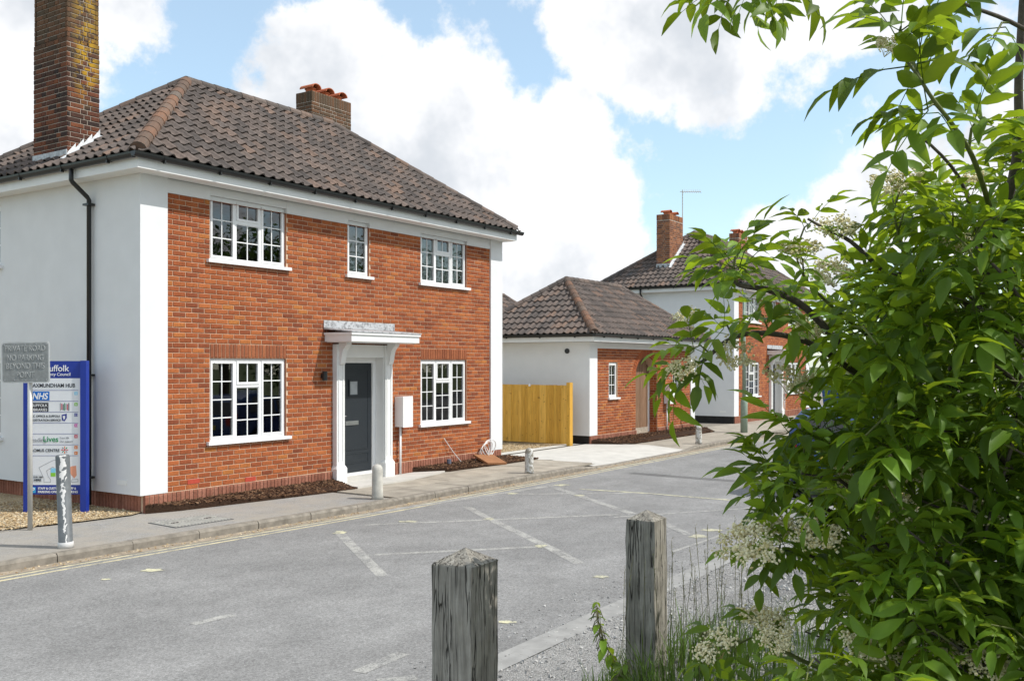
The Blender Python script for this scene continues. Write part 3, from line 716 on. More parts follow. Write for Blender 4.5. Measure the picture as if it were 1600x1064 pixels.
    # front door, surround and canopy
    dl = MB(); dx0, dx1, dz0 = 4.16, 5.04, .15; yd = .16
    dl.box((dx0, yd, dz0), (dx1, yd+.05, dz0+1.98)); dr = dl.build('front_door', m_door, root)
    pm = MB()
    for q in ((dx0+.09, dx1-.09, dz0+.16, dz0+.34), (dx0+.09, dx1-.09, dz0+.40, dz0+1.86)):
        for a_, b_ in (((q[0], q[2]), (q[1], q[2]+.012)), ((q[0], q[3]-.012), (q[1], q[3])), ((q[0], q[2]+.012), (q[0]+.012, q[3]-.012)), ((q[1]-.012, q[2]+.012), (q[1], q[3]-.012))): pm.box((a_[0], yd-.006, a_[1]), (b_[0], yd, b_[1]))
    pm.build('panel_moulding', m_door, dr)
    fr = MB(); gx, gz = dx0+.40, dz0+1.38
    for a_, b_ in (((gx-.13, gz), (gx-.1, gz+.3)), ((gx+.1, gz), (gx+.13, gz+.3)), ((gx-.1, gz), (gx+.1, gz+.03)), ((gx-.1, gz+.27), (gx+.1, gz+.3))): fr.box((a_[0], yd-.016, a_[1]), (b_[0], yd, b_[1]))
    fo = fr.build('door_light_frame', m_door, dr); MB().box((gx-.1, yd-.006, gz+.03), (gx+.1, yd-.002, gz+.27)).build('door_light', plain_lightgrey, dr)
    MB().box((dx0+.18, yd-.014, dz0+.86), (dx0+.52, yd, dz0+.935)).box((dx0+.20, yd-.02, dz0+.878), (dx0+.50, yd-.014, dz0+.917)).build('letterbox', m_metal, dr)
    MB().box((dx0+.03, yd-.012, dz0+.95), (dx0+.06, yd, dz0+1.12)).tube([(dx0+.045, yd-.045, dz0+1.03), (dx0+.16, yd-.045, dz0+1.03)], .009, 8).build('door_handle', m_metal, dr)
    ff = MB(); ff.box((dx0-.09, yd-.03, dz0-.02), (dx0-.004, yd+.08, dz0+2.08)); ff.box((dx1+.004, yd-.03, dz0-.02), (dx1+.09, yd+.08, dz0+2.08)); ff.box((dx0-.004, yd-.03, dz0+1.985), (dx1+.004, yd+.08, dz0+2.08)); ff.box((dx0-.004, yd-.035, dz0-.05), (dx1+.004, yd+.08, dz0-.003)); ff.build('door_frame', m_upvc, root)
    lin = MB(); lin.box((dx1+.092, -.05, .1), (dx1+.1, yd-.03, 2.4)); lin.box((dx0-.1, -.05, .1), (dx0-.092, yd-.03, 2.4)); lin.box((dx0-.1, -.06, 2.23), (dx1+.1, yd+.05, 2.46)); lin.build('door_lining', m_paintw, root)
    sp = MB()
    for x0 in (3.86, 5.14):
        x1 = x0+.20
        sp.box((x0, -.10, .34), (x1, .0, 2.46)); sp.box((x0-.03, -.13, .0), (x1+.03, .0, .28)); sp.prism([(x0-.03, -.13), (x1+.03, -.13), (x1+.03, 0), (x0-.03, 0)], .28, .285)
        sp.add([(x0-.03, -.13, .285), (x1+.03, -.13, .285), (x1, -.10, .34), (x0, -.10, .34), (x0-.03, 0, .285), (x0, 0, .34), (x1+.03, 0, .285), (x1, 0, .34)], [(0, 1, 2, 3), (4, 0, 3, 5), (1, 6, 7, 2)])
        sp.box((x0+.035, -.112, .42), (x0+.055, -.10, 2.36)); sp.box((x1-.055, -.112, .42), (x1-.035, -.10, 2.36))
    sp.build('door_pilaster', m_paintw, root)
    cn = MB(); c0, c1, cz = 3.667, 5.48, 2.50
    cn.box((c0, -.628, cz), (c1, -.002, cz+.115)); cn.box((c0-.02, -.65, cz+.115), (c1+.02, -.002, cz+.155)); cn.box((c0+.04, -.59, cz-.012), (c1-.04, -.004, cz)); can = cn.build('canopy', m_paintw, root)
    ld = MB(); ld.add([(c0-.03, -.66, cz+.157), (c1+.03, -.66, cz+.157), (c1+.03, -.004, cz+.215), (c0-.03, -.004, cz+.215), (c0-.03, -.66, cz+.175), (c1+.03, -.66, cz+.175), (c1+.03, -.004, cz+.235), (c0-.03, -.004, cz+.235)], [(0, 3, 2, 1), (4, 5, 6, 7), (0, 1, 5, 4), (1, 2, 6, 5), (3, 0, 4, 7)])
    ld.build('lead_roof', m_leadpatch, can)
    MB().box((c0-.03, -.014, cz+.24), (c1+.02, -.004, cz+.37)).build('lead_flashing', m_leadpatch, can)
    for x0 in (3.90, 5.18):
        bk = MB(); prof = [(-.105, 2.485), (-.30, 2.485), (-.30, 2.45), (-.27, 2.43), (-.21, 2.36), (-.18, 2.25), (-.165, 2.16), (-.145, 2.11), (-.105, 2.10)]
        bk.prism([(y, z) for y, z in prof], 0, .12, Matrix.Translation((x0, 0, 0)) @ Matrix(((0, 0, 1, 0), (1, 0, 0, 0), (0, 1, 0, 0), (0, 0, 0, 1)))); bk.build('bracket', m_paintw, can)
    wl = MB(); wl.lathe([(.045, 0), (.045, .16)], 12, Matrix.Translation((3.60, -.07, 1.83))); wl.box((3.57, -.04, 1.87), (3.63, -.002, 1.95)); wl.build('wall_lamp', m_black, root)
    meter_box(root, 5.52, .93)
    # roof
    E = (-.33, u_end+.10, -.42, 2*a-.42); zr = 4.99+(7.10-4.99)*a/2.785
    fe = (-.28, u_end+.06, -.37, 2*a-.47)
    eaves(root, fe, (0, u_end, -.03, D), ZS, 4.99)
    ro = roof_parts(root, E, zr, 4.99, E[0]+b, E[1]-b, E[2]+a, rg, PT, ZS)
    downpipe(root, 0.0, pipe_v, 4.92, (-1, 0))
    MB().box((-.006, .28, .38), (.0, .5, .45)).build('air_vent', m_soffit, root)
    rect, zb, zt, cap = chim
    c1_ = chimney(root, L, rect, zb, zt, None, rg, PC, capz=cap, pots=pots_left)
    # lead where the stack meets the tiles
    sl = (zr-4.99)/b; rz_ = lambda u: 4.99+(u+.33)*sl
    u0, u1, v0, v1 = rect; lf = MB()
    lf.box((u0-.012, v0-.01, rz_(u0)-.05), (u0-.003, v1+.01, rz_(u0)+.15)); lf.build('lead_apron', m_lead, c1_)
    ns = max(3, int((u1-u0)/.11)); st = MB()
    for i in range(ns):
        x0, x1 = u0+(u1-u0)*i/ns, u0+(u1-u0)*(i+1)/ns; yy = v0-.008-.001*i
        st.add([(x0, yy, rz_(x0)-.02), (x1, yy, rz_(x1)-.02), (x1, yy, rz_(x1)+.17), (x0, yy, rz_(x0)+.10), (x0, yy-.004, rz_(x0)-.02), (x1, yy-.004, rz_(x1)-.02), (x1, yy-.004, rz_(x1)+.17), (x0, yy-.004, rz_(x0)+.10)], [(4, 5, 6, 7), (7, 6, 2, 3), (5, 1, 2, 6)])
    st.add([(u0-.12, v0-.17, rz_(u0-.12)+.055), (u1, v0-.17, rz_(u1)+.055), (u1, v0-.01, rz_(u1)+.075), (u0-.12, v0-.01, rz_(u0-.12)+.075)], [(0, 1, 2, 3)])
    st.build('step_flashing', m_leadw, c1_)
    rect, zb, zt = rchim; chimney(root, L, rect, zb, zt, None, rg, PC, pots=3, name='ridge_chimney')
    PB.emit(L, nbrick, 'brick_field'); PL.emit(L, 60 if nbrick else 0, 'lintel_brickwork'); PP.emit(L, 0 if black else 130, 'plinth_brickwork'); PT.emit(L, ntile, 'tile_field'); PC.emit(L, nbrick//2, 'chimney_brickwork')
    return root
m_airbrick = plain('new_red_brick', (.42, .06, .035), .7, .3, var=.15, scale=60)
plain_lightgrey = plain('frosted_glass', (.35, .37, .38), .25, .4)
def f_leadpatch(t, b, pos):
    n = t.noise(pos, 16, 5, .65)
    t.put(b.inputs['Base Color'], t.mix(t.rng(n, .46, .66, 0, 1), (.47, .48, .49), (.17, .17, .175)))
m_leadpatch = mat('peeling_lead', f_leadpatch, .6, .3)
h1 = build_house((0, 0, 0), 'nearest brick house with dark door, white corner bands and lichen-covered chimney', 1, 300, 300, 2.785, 2.95,
    ((-.05, .49, 1.68, 2.58), 5.02, 8.55, 6.98), ((5.93, 7.11, 2.60, 3.07), 6.6, 7.80), 1.10, [(3.62, 4.6, .925, 2.20), (3.62, 4.6, 3.70, 4.68)])
h2 = build_house((24.6, .5, 0), 'far brick house behind the outbuilding with aerial beside its chimney', 2, 0, 0, 3.05, 3.05,
    ((.75, 2.0, 2.8, 3.35), 5.5, 7.85, None), ((8.0, 9.1, 2.75, 3.2), 5.6, 7.95), 3.5, [], black=True, pots_left=2)
ant = MB(); ap = Vector((2.07, 2.85, 7.2)); ant.tube([ap, ap+UP*1.75], .02, 6); ant.tube([ap+UP*1.68+RT*(-.1), ap+UP*1.68+RT*.72], .015, 6)
for i in range(9): q = ap+UP*1.68+RT*(.02+.085*i); ant.tube([q-UP*.07-FW*.12, q+UP*.1+FW*.12], .01, 5)
ao = ant.build('tv_aerial', m_galv, None, loc=(24.6, .5, 0)); tag(ao, 'thin television aerial on a pole beside the far chimney', 'aerial')

# ------------------------------------------------------------------ the outbuilding
def build_outbuilding(loc, Wd, Dp, label, seed, front=True, zr=4.55, mbrick=True):
    rg = random.Random(seed); root = thing('brick_outbuilding', label, 'outbuilding', loc); L = Vector(loc)
    PB = Pieces('brick', UB, m_brick); PP = Pieces('soldier_brick', UB, m_plinth); PT = Pieces('roof_tile', UT, m_tile)
    Z0, ZB, ZS = .22, 2.545, 2.71
    c = Wd/2; dx = .73
    holes = [(1.15, 1.66, 1.195, 2.17), (Wd-1.66, Wd-1.15, 1.195, 2.17), (c-dx, c+dx, 0, 2.395)]
    spr = 1.80; ea = dx; eb = 2.38-spr
    def arch(z): 
        if z < spr: return [(c-dx, c+dx)]
        if z > spr+eb: return []
        h = ea*math.sqrt(max(0, 1-((z-spr)/eb)**2)); return [(c-h, c+h)] if h > .02 else []
    wl = MB(); wall_grid(wl, .1, Wd-.1, 0, ZB, holes, .008, .35)
    n = 16                                                    # spandrels over the arch
    for i in range(n):
        x0, x1 = c-dx+2*dx*i/n, c-dx+2*dx*(i+1)/n
        zz = lambda x: spr+eb*math.sqrt(max(0, 1-((x-c)/ea)**2))
        wl.quad((x0, .008, zz(x0)), (x1, .008, zz(x1)), (x1, .008, 2.395), (x0, .008, 2.395)); wl.quad((x0, .008, zz(x0)), (x0, .36, zz(x0)), (x1, .36, zz(x1)), (x1, .008, zz(x1)))
    wo = wl.build('brick_wall', m_mortar, root)
    blocks = [(h[0]-.004, h[1]+.004, h[2], h[3]) for h in holes[:2]]
    brick_rows(PB, wo, .43, Wd-.33, Z0, 31, blocks, rg, inside=arch)
    # reveal bricks of the doorway
    for k in range(28):
        z = Z0+k*.075-.15
        if z > spr: break
        for j in range(2):
            l = .215 if (j+k) % 2 == 0 else .1
            PB.add(Matrix.Translation((c+dx+.004-.012, .02+(0 if j == 0 else (.115 if (k % 2) else .225))+l/2, z+.0375)) @ Matrix.Rotation(-math.pi/2, 4, 'Z') @ Matrix.Diagonal((l, .01, .065, 1)), wo, rg.random(), False)
    for i in range(22):                                       # rough arch ring
        an = math.pi*(i+.5)/22; x, z = c+(ea+.1)*math.cos(an), spr+(eb+.06)*math.sin(an)
        if z < 2.5: PB.add(Matrix.Translation((x, -.008, z)) @ Matrix.Rotation(math.pi/2-an, 4, 'Y') @ Matrix.Diagonal((.09, .04, .2, 1)), wo, .3+.3*rg.random(), False)
    pl = MB(); pl.box((.05, -.022, -.05), (c-dx, .006, Z0-.004)); pl.box((c+dx, -.022, -.05), (Wd-.05, .006, Z0-.004)); po = pl.build('plinth', m_mortar, root)
    soldiers(PP, po, .04, c-dx, -.04, Z0, rg, -.032); soldiers(PP, po, c+dx, Wd-.04, -.04, Z0, rg, -.032)
    rw = MB(); rw.quad((0, Dp, Z0), (0, .05, Z0), (0, .05, ZS), (0, Dp, ZS)); rw.box((.0, -.03, Z0), (.43, .05, ZS)); rw.box((Wd-.33, -.03, Z0), (Wd, .1, ZS)); rw.quad((Wd, .1, 0), (Wd, Dp, 0), (Wd, Dp, ZS), (Wd, .1, ZS)); rw.quad((Wd, Dp, 0), (0, Dp, 0), (0, Dp, ZS), (Wd, Dp, ZS)); rw.box((.431, -.012, ZB), (Wd-.331, .1, ZS))
    rw.build('rendered_wall', m_white, root); MB().box((.03, .01, -.04), (.1, Dp-.02, Z0)).build('side_plinth', m_bitumen, root)
    rm = MB(); rm.box((.15, .37, .03), (Wd-.15, Dp-.2, 2.65)); rm.build('room', m_room, root)
    for x0, x1 in ((1.15, 1.66), (Wd-1.66, Wd-1.15)): window(root, x0, x1, 1.20, 2.165, 'single', MW(), rg, curtain=1.0)
    dr = None
    for i in range(7):
        x0 = c-dx+2*dx*i/7+.004; x1 = c-dx+2*dx*(i+1)/7-.004; zt = spr+eb*math.sqrt(max(.02, 1-(((x0+x1)/2-c)/ea)**2))
        m = MB().box((x0, .27+.004*(i % 2), .24), (x1, .31, zt)); 
        if dr is None: dr = MB().box((c-dx, .3105, .06), (c+dx, .34, 2.38)).build('plank_door', m_plank, root)
        m.r = [.05+rg.random()*.9]*len(m.f); m.build('plank', m_plank, dr)
    MB().box((c-dx, .262, .06), (c+dx, .31, .24)).build('kick_board', plain('pale_board', (.36, .31, .25), .85, .2, var=.25, scale=12), dr)
    MB().box((c+.62, .255, .1), (c+dx-.01, .27, 1.8)).build('white_stop', m_upvc, dr)
    mb = meter_box(root, 4.73, .92)
    vt = MB().lathe([(.07, 0), (.07, .03)], 14, Matrix.Translation((-.0, .65, 2.47)) @ Matrix.Rotation(-math.pi/2, 4, 'Y')); vt.build('round_vent', m_black, root)
    vt = MB().lathe([(.08, 0), (.08, .05), (.05, .05)], 14, Matrix.Translation((-.0, 3.3, 2.45)) @ Matrix.Rotation(-math.pi/2, 4, 'Y')); vt.build('round_vent', m_galv, root)
    E = (-.42, Wd+.40, -.42, Dp+.42); a = (E[3]-E[2])/2
    eaves(root, (-.37, Wd+.35, -.37, Dp+.37), (0, Wd, -.03, Dp), ZS, 2.9)
    roof_parts(root, E, zr, 2.895, E[0]+2.25, E[1]-2.25, E[2]+a, rg, PT, ZS)
    PB.emit(L, 0, 'brick_field'); PP.emit(L, 0, 'plinth_brickwork'); PT.emit(L, 260 if front else 0, 'tile_field')
    return root
build_outbuilding((13.87, .45, 0), 7.05, 3.50, 'low brick outbuilding with arched plank door between the two houses', 5)
bw = build_outbuilding((21.4, 9.0, 0), 6.2, 4.4, 'distant low building whose tiled roof shows just right of the nearest house', 6, False, zr=5.05)

# ------------------------------------------------------------------ ground, road, pavement
gm = MB(); S = 900; gm.quad((-S, -S, -.17), (S, -S, -.17), (S, S, -.17), (-S, S, -.17)); struct(gm.build('ground', m_earth))
def kerb_v(u):
    P = [(-40, -1.6), (-6, -1.62), (-2.5, -1.75), (.3, -1.93), (2.8, -2.06), (8, -2.1), (60, -2.1), (200, -2.1)]
    for (a, b), (c, d) in zip(P, P[1:]):
        if u <= c: return b+(d-b)*(u-a)/(c-a)
    return P[-1][1]
NEAR = -7.78
us = [-40+.8*i for i in range(0, 180)]
rd = MB()
for a, b in zip(us, us[1:]): rd.quad((a, NEAR, -.10), (b, NEAR, -.10), (b, kerb_v(b)+.02, -.10), (a, kerb_v(a)+.02, -.10))
struct(rd.build('road', m_road))
drv = (9.75, 14.6)
def top_z(u):
    if drv[0]-.6 < u < drv[1]+.6: return -.085+.0+max(0, max(drv[0]-u, u-drv[1]))/.6*.085
    return 0.0
pv = MB()
for a, b in zip(us, us[1:]):
    if b < 3.3:
        pv.quad((a, kerb_v(a)+.12, -.008), (b, kerb_v(b)+.12, -.008), (b, .6, -.008), (a, .6, -.008))
pvo = struct(pv.build('pavement', m_paveg))
pf = MB(); ue = [drv[1]]+[u for u in us if u > drv[1]]
for a, b in zip(ue, ue[1:]): pf.quad((a, -1.985, -.078 if a < drv[1]+.01 else -.008), (b, -1.985, -.008), (b, .6, -.008), (a, .6, -.008), r=.4)
pf.build('far_pavement', m_slab, pvo)
base = MB(); base.quad((-40, .4, -.014), (-.3, .4, -.014), (-.3, 30, -.014), (-40, 30, -.014)); base.quad((2.4, -1.96, -.03), (9.8, -1.98, -.03), (9.8, .3, -.03), (2.4, .3, -.03)); base.quad((14.55, -.3, -.012), (120, -.3, -.012), (120, 40, -.012), (14.55, 40, -.012)); base.quad((8.8, -2.0, -.092), (17, -2.0, -.092), (17, 1.2, -.092), (8.8, 1.2, -.092)); base.build('bedding', m_kerb, pvo)
rg = random.Random(11)
for r_ in range(3):                                   # concrete flags in front of the house
    v0 = -.02-r_*.64; x = 3.28 - (.45 if r_ % 2 else 0)
    while x < 9.7:
        p, q = max(x, 3.28)+.004, min(x+.9, 9.72)-.004; x += .9
        if q-p < .1: continue
        dz = rg.uniform(-.003, .003); m = MB().box((p, max(v0-.632, -1.945), -.028), (q, v0, dz), r=rg.random()*.98+.01); m.build('paving_slab', m_slab, pvo)
kb = thing('kerb', '', 'kerb'); del kb['label'], kb['category']; struct(kb)
x = -9.6
while x < 34:
    p, q = x+.005, x+.91; x += .915
    zt0, zt1 = top_z(p)+.004, top_z(q)+.004; a, b = kerb_v(p), kerb_v(q); j = rg.uniform(-.006, .006)
    m = MB(); w0 = .125; ch = .03
    v = []
    for (u, vv, z) in ((p, a+j, zt0), (q, b+j, zt1)): v += [(u, vv, -.2), (u, vv, z-ch), (u, vv+.02, z), (u, vv+w0, z), (u, vv+w0, -.2)]
    m.add(v, [(1, 0, 5, 6), (2, 1, 6, 7), (3, 2, 7, 8), (0, 1, 2, 3, 4), (9, 8, 7, 6, 5), (4, 3, 8, 9)]); m.build('kerb_stone', m_kerb, kb)
# driveway
dv = MB(); dv.quad((drv[0], -1.99, -.078), (drv[1], -1.99, -.078), (drv[1], -.9, .004), (drv[0], -.9, .004)); dv.quad((drv[0], -.9, .004), (drv[1], -.9, .004), (drv[1]-.75, .55, .004), (drv[0]-.35, .55, .004)); dv.quad((drv[0]-.6, .67, .004), (drv[1]-.72, .67, .004), (drv[1]-.72, 1.0, .004), (drv[0]-.6, 1.0, .004))
dvo = struct(dv.build('driveway', m_conc))
ch_ = MB(); ch_.box((drv[0]-.6, .55, -.05), (drv[1]-.72, .67, -.004)); ch_.build('drain_channel', m_black, dvo)
gy = MB(); gy.quad((9.05, 1.0, -.002), (13.9, 1.0, -.002), (13.9, 14, -.002), (9.05, 14, -.002)); gyo = struct(gy.build('gravel_yard', m_gravel))
gb = MB(); gb.quad(*[(x_, y_, .012) for x_, y_ in ((-9, .55), (-1.9, .30), (-.9, .02), (-.15, -.06), (.08, .05), (.08, 4.8), (-9, 4.8))]); struct(gb.build('gravel_bed', m_gravel))
def scatter(name, poly, z, n, m, size, parent=None, seed=1, flat_=.6, zf=None):
    r_ = random.Random(seed); b = MB(); xs = [p[0] for p in poly]; ys = [p[1] for p in poly]; k = 0
    def inside(x, y):
        c = False
        for (x0, y0), (x1, y1) in zip(poly, poly[1:]+poly[:1]):
            if (y0 > y) != (y1 > y) and x < (x1-x0)*(y-y0)/(y1-y0)+x0: c = not c
        return c
    V = [(1, 0, 0), (-.5, .8, .1), (-.6, -.7, 0), (.1, .1, 1), (0, 0, -.5)]; Fs = [(0, 1, 3), (1, 2, 3), (2, 0, 3), (1, 0, 4), (2, 1, 4), (0, 2, 4)]
    while k < n:
        x, y = r_.uniform(min(xs), max(xs)), r_.uniform(min(ys), max(ys))
        if not inside(x, y): continue
        k += 1; s_ = r_.uniform(*size)
        M = Matrix.Translation((x, y, (zf(x, y) if zf else z)+s_*.15)) @ Euler((r_.uniform(-.5, .5), r_.uniform(-.5, .5), r_.uniform(0, 6.3))).to_matrix().to_4x4() @ Matrix.Diagonal((s_*r_.uniform(.7, 1.5), s_, s_*flat_, 1))
        b.add(V, Fs, M, .01+.98*r_.random())
    return b.build(name, m, parent, kind='stuff')
tag(scatter('gravel', [(-3.2, .33), (-.9, .05), (-.1, 0), (.05, .3), (.05, 2.6), (-3.2, 2.6)], .014, 6000, m_stoneg, (.012, .026), seed=2), 'golden gravel round the feet of the blue sign', 'gravel')
tag(scatter('gravel', [(9.1, 1.02), (13.15, 1.02), (13.2, 3.6), (9.1, 3.6)], .0, 4000, m_stoneg, (.012, .026), seed=3), 'golden gravel in front of the wooden fence', 'gravel')
beds = [([(.06, -.06), (.5, -.22), (1.84, -.44), (3.0, -.62), (3.72, -.72), (3.83, -.16), (3.8, -.04)], 'dark bark mulch bed left of the dark front door'),
        ([(6.0, -.04), (6.7, -.42), (8.2, -.52), (9.75, -.55), (9.2, -.04)], 'dark bark mulch bed right of the front door below the white cables'),
        ([(13.95, .4), (14.6, -.18), (15.3, -.5), (20.3, -.5), (21.2, .1), (20.9, .4)], 'dark bark mulch bed along the low outbuilding')]
for i, (p, lab) in enumerate(beds):
    vw = max(q[1] for q in p); hz = lambda x, y: .012+.10*max(0, 1-(vw-y)/.55)
    b = MB(); n_ = len(p); pp = p if sum(p[k][0]*p[(k+1) % n_][1]-p[(k+1) % n_][0]*p[k][1] for k in range(n_)) > 0 else p[::-1]
    b.add([(x, y, -.02) for x, y in pp]+[(x, y, hz(x, y)) for x, y in pp]+[(sum(q[0] for q in pp)/n_, vw-.25, hz(0, vw-.25))], [tuple(range(n_))[::-1]]+[(k, (k+1) % n_, n_+(k+1) % n_, n_+k) for k in range(n_)]+[(n_+k, n_+(k+1) % n_, 2*n_) for k in range(n_)]); bo = tag(b.build('mulch_bed', m_soil), lab, 'mulch bed', 'mulch beds'); scatter('bark_chips', p, .05, 2200, m_mulch, (.018, .042), bo, 20+i, .45, hz)
sl = MB().prism([(3.84, -.06), (3.74, -.70), (5.2, -.68), (6.55, -.40), (6.0, -.05)], -.02, .03); sl.box((4.05, -.07, .0), (5.15, .16, .1))
struct(sl.build('door_slab', m_conc))
mc = MB().box((-.45, -.32, -.02), (.45, .32, .0)); mo = mc.build('manhole_cover', plain('galvanised_cover', (.12, .12, .115), .7, .3, .0, var=.15), None, loc=(.02, -1.12, -.001)); mo.rotation_euler = (0, 0, R(-4)); tag(mo, 'grey ribbed inspection cover set in the pavement', 'manhole cover')
for i in range(17):
    for s_ in (0, 1): MB().box((-.43+.051*i, -.29+.30*s_, .0), (-.405+.051*i, -.02+.30*s_, .006)).build('cover_rib', m_bolconc, mo)
for x_, y_ in ((-.25, 0), (.25, 0)): MB().box((x_-.05, y_-.02, .001), (x_+.05, y_+.012, .009)).build('lifting_key', m_black, mo)
# ------------------------------------------------------------------ road markings
zt = -.0985
def strip(name, pts, wd, m, z, par=None):
    b = MB(); pts = [Vector((p[0], p[1], z)) for p in pts]
    for p, q in zip(pts, pts[1:]):
        n_ = (q-p).cross(UP).normalized()*wd/2; b.quad(p-n_, p+n_, q+n_, q-n_)
    return b.build(name, m, par)
mk = thing('road_marking', '', 'x'); del mk['label'], mk['category']; struct(mk)
for off in (.26, .40): strip('yellow_line', [(u, kerb_v(u)-off) for u in us if -12 < u < 40], .055, m_yel, zt, mk)
g = lambda x, y: gnd(x, y, -.1)
ghost = [((0, 876), (240, 860), .09), ((330, 832), (520, 806), .1), ((520, 810), (700, 783), .13), ((700, 783), (868, 758), .15), ((530, 832), (598, 900), .13), ((560, 868), (860, 853), .10), ((760, 808), (862, 857), .13), ((862, 857), (905, 880), .14), ((570, 820), (985, 803), .10), ((730, 792), (760, 808), .13),
         ((868, 762), (990, 803), .14), ((960, 808), (1180, 793), .09), ((800, 772), (1010, 770), .10), ((1040, 818), (1075, 835), .12), ((300, 975), (365, 960), .1), ((560, 1050), (630, 1020), .12), ((590, 1064), (650, 1058), .1), ((1050, 862), (1130, 835), .05)]
for a, b, wd in ghost: strip('worn_line', [g(*a), g(*b)], wd, m_ghost, zt+.00004*len(mk.children), mk)
strip('bay_line', [g(905, 764), g(1000, 770), g(1150, 782)], .1, m_fresh, zt+.002, mk)
for x_, y_, rx, ry in ((238, 891, .17, .06), (166, 905, .07, .02), (532, 832, .12, .07), (878, 758, .2, .07), (800, 771, .14, .05), (765, 811, .12, .06), (845, 853, .12, .06), (940, 901, .12, .04), (1090, 838, .18, .07), (1110, 828, .2, .05), (790, 972, .12, .03), (905, 774, .12, .05), (640, 815, .2, .05)):
    c = g(x_, y_); r_ = random.Random(x_); pts = []
    for k in range(14): an = k*2*math.pi/14; q = RT*(math.cos(an)*rx)+FW*(math.sin(an)*ry*2.2); q *= r_.uniform(.45, .95); pts.append((c.x+q.x, c.y+q.y))
    MB().add([(p[0], p[1], zt+.0025) for p in pts], [tuple(range(14))]).build('paint_patch', m_fresh, mk)
strip('trench_patch', [g(985, 739), g(1075, 746), g(1210, 756)], .3, m_patch, zt+.001, mk)
strip('gutter_grit', [(u, kerb_v(u)-.10) for u in us if -12 < u < 30], .2, plain('silt', (.30, .25, .19), .95, .1, var=.35, scale=15), zt+.0012, mk)
scatter('gutter_litter', [(u, kerb_v(u)-.02) for u in us if -8 < u < 14]+[(u, kerb_v(u)-.18) for u in us[::-1] if -8 < u < 14], -.098, 900, m_stoneg, (.008, .02), mk, 5)
# ------------------------------------------------------------------ near verge: grit strip rising to the bank
def bank(u, v):
    d = NEAR-v; t = min(max((d-.75)/1.5, 0), 1); t = t*t*(3-2*t)
    return -.098+.70*t+.12*min(max((d-2.3)/3, 0), 1)+.02*math.sin(3.1*u+1.7*v)*min(d, 1)
vb = MB(); nu, nv = 110, 26; U0, V0 = -16.0, NEAR-.22
P_ = [[(U0+.5*i, V0-.26*j, bank(U0+.5*i, V0-.26*j)) for j in range(nv)] for i in range(nu)]
vb.add([p for row in P_ for p in row], [(i*nv+j, i*nv+j+1, (i+1)*nv+j+1, (i+1)*nv+j) for i in range(nu-1) for j in range(nv-1)])
struct(vb.build('verge', m_grit, smooth=True))
ec = MB(); ec.quad((-16, NEAR-.22, -.096), (40, NEAR-.22, -.096), (40, NEAR+.02, -.094), (-16, NEAR+.02, -.094)); struct(ec.build('edging_strip', plain('edge_concrete', (.285, .28, .267), .9, .15, var=.15, scale=7, bmp=.003, bs=80)))
tag(scatter('loose_grit', [(-6, NEAR-.2), (9, NEAR-.2), (9, NEAR-2.2), (-6, NEAR-2.2)], 0, 7000, m_stone, (.006, .022), None, 9, .7, bank), 'loose grey grit along the near edge of the road', 'grit')
tag(scatter('loose_grit', [(-3, NEAR+.5), (6, NEAR+.5), (6, NEAR-.2), (-3, NEAR-.2)], -.098, 500, m_stone, (.006, .016), None, 10, .7), 'sparse stones strewn on the asphalt by the concrete edging', 'grit')

# ------------------------------------------------------------------ street furniture
def timber_post(px, ytop, Z, wd, label, seed, lean=0.0):
    top = at(px, ytop, Z); z0 = bank(top.x, top.y)-.15; h = top.z-z0; hw = wd/2; r_ = random.Random(seed); m = MB(); n = 10; vs = []
    ring = lambda z, k: [(x*k+r_.uniform(-.003, .003), y*k+r_.uniform(-.003, .003), z) for x, y in ((-hw, -hw), (0, -hw*1.01), (hw, -hw), (hw*1.01, 0), (hw, hw), (0, hw*1.01), (-hw, hw), (-hw*1.01, 0))]
    zs = [(h-.05)*(i/n) for i in range(n+1)]
    for z in zs: vs += ring(z, 1-.02*z/h)
    vs += ring(zs[-1]+.008, .955); vs.append((0, 0, h))
    K = n+2; fs = []
    for i in range(K-1): fs += [(i*8+k, i*8+(k+1) % 8, (i+1)*8+(k+1) % 8, (i+1)*8+k) for k in range(8)]
    fs += [((K-1)*8+k, (K-1)*8+(k+1) % 8, K*8) for k in range(8)]
    m.add(vs, fs); o = m.build('timber_post', m_oldwood, None, loc=(top.x, top.y, z0)); o.rotation_euler = (R(lean), 0, R(2)); tag(o, label, 'post', 'weathered timber verge posts'); return o
timber_post(727, 855, 2.95, .148, 'weathered timber post at the bottom centre, the nearer of the two', 1)
timber_post(1010, 796, 4.55, .148, 'weathered timber post with nettles at its foot beside the elder bush', 2)

def bollard(loc, prof, m, name, label, cat='bollard', lean=(0, 0), smooth=True):
    o = MB().lathe(prof, 20).build(name, m, None, loc=loc, smooth=smooth); o.rotation_euler = (R(lean[0]), R(lean[1]), 0); tag(o, label, cat, 'bollards along the kerb'); return o
p = gnd(103, 855, -.004); bollard((p.x, p.y, -.01), [(.085, 0), (.085, .07), (.077, .075), (.077, 1.06), (.07, 1.075)], m_steelpost, 'steel_bollard', 'tall leaning grey steel bollard with a drip of white paint', lean=(0, -2.2))
pc = lambda h, r_: [(r_+.012, 0), (r_, .06), (r_*.96, h-.09), (r_*.88, h-.05), (r_*.62, h-.015), (r_*.2, h)]
bollard((3.02, -1.78, -.01), pc(.55, .088), m_bolconc, 'concrete_bollard', 'pale concrete bollard with rounded top before the dark front door')
bollard((7.33, -1.86, -.01), pc(.50, .085), m_flake, 'concrete_bollard', 'flaking white bollard left of the driveway')
bollard((15.7, -1.88, -.01), pc(.50, .085), m_flake, 'concrete_bollard', 'smallest flaking bollard, in front of the low outbuilding')
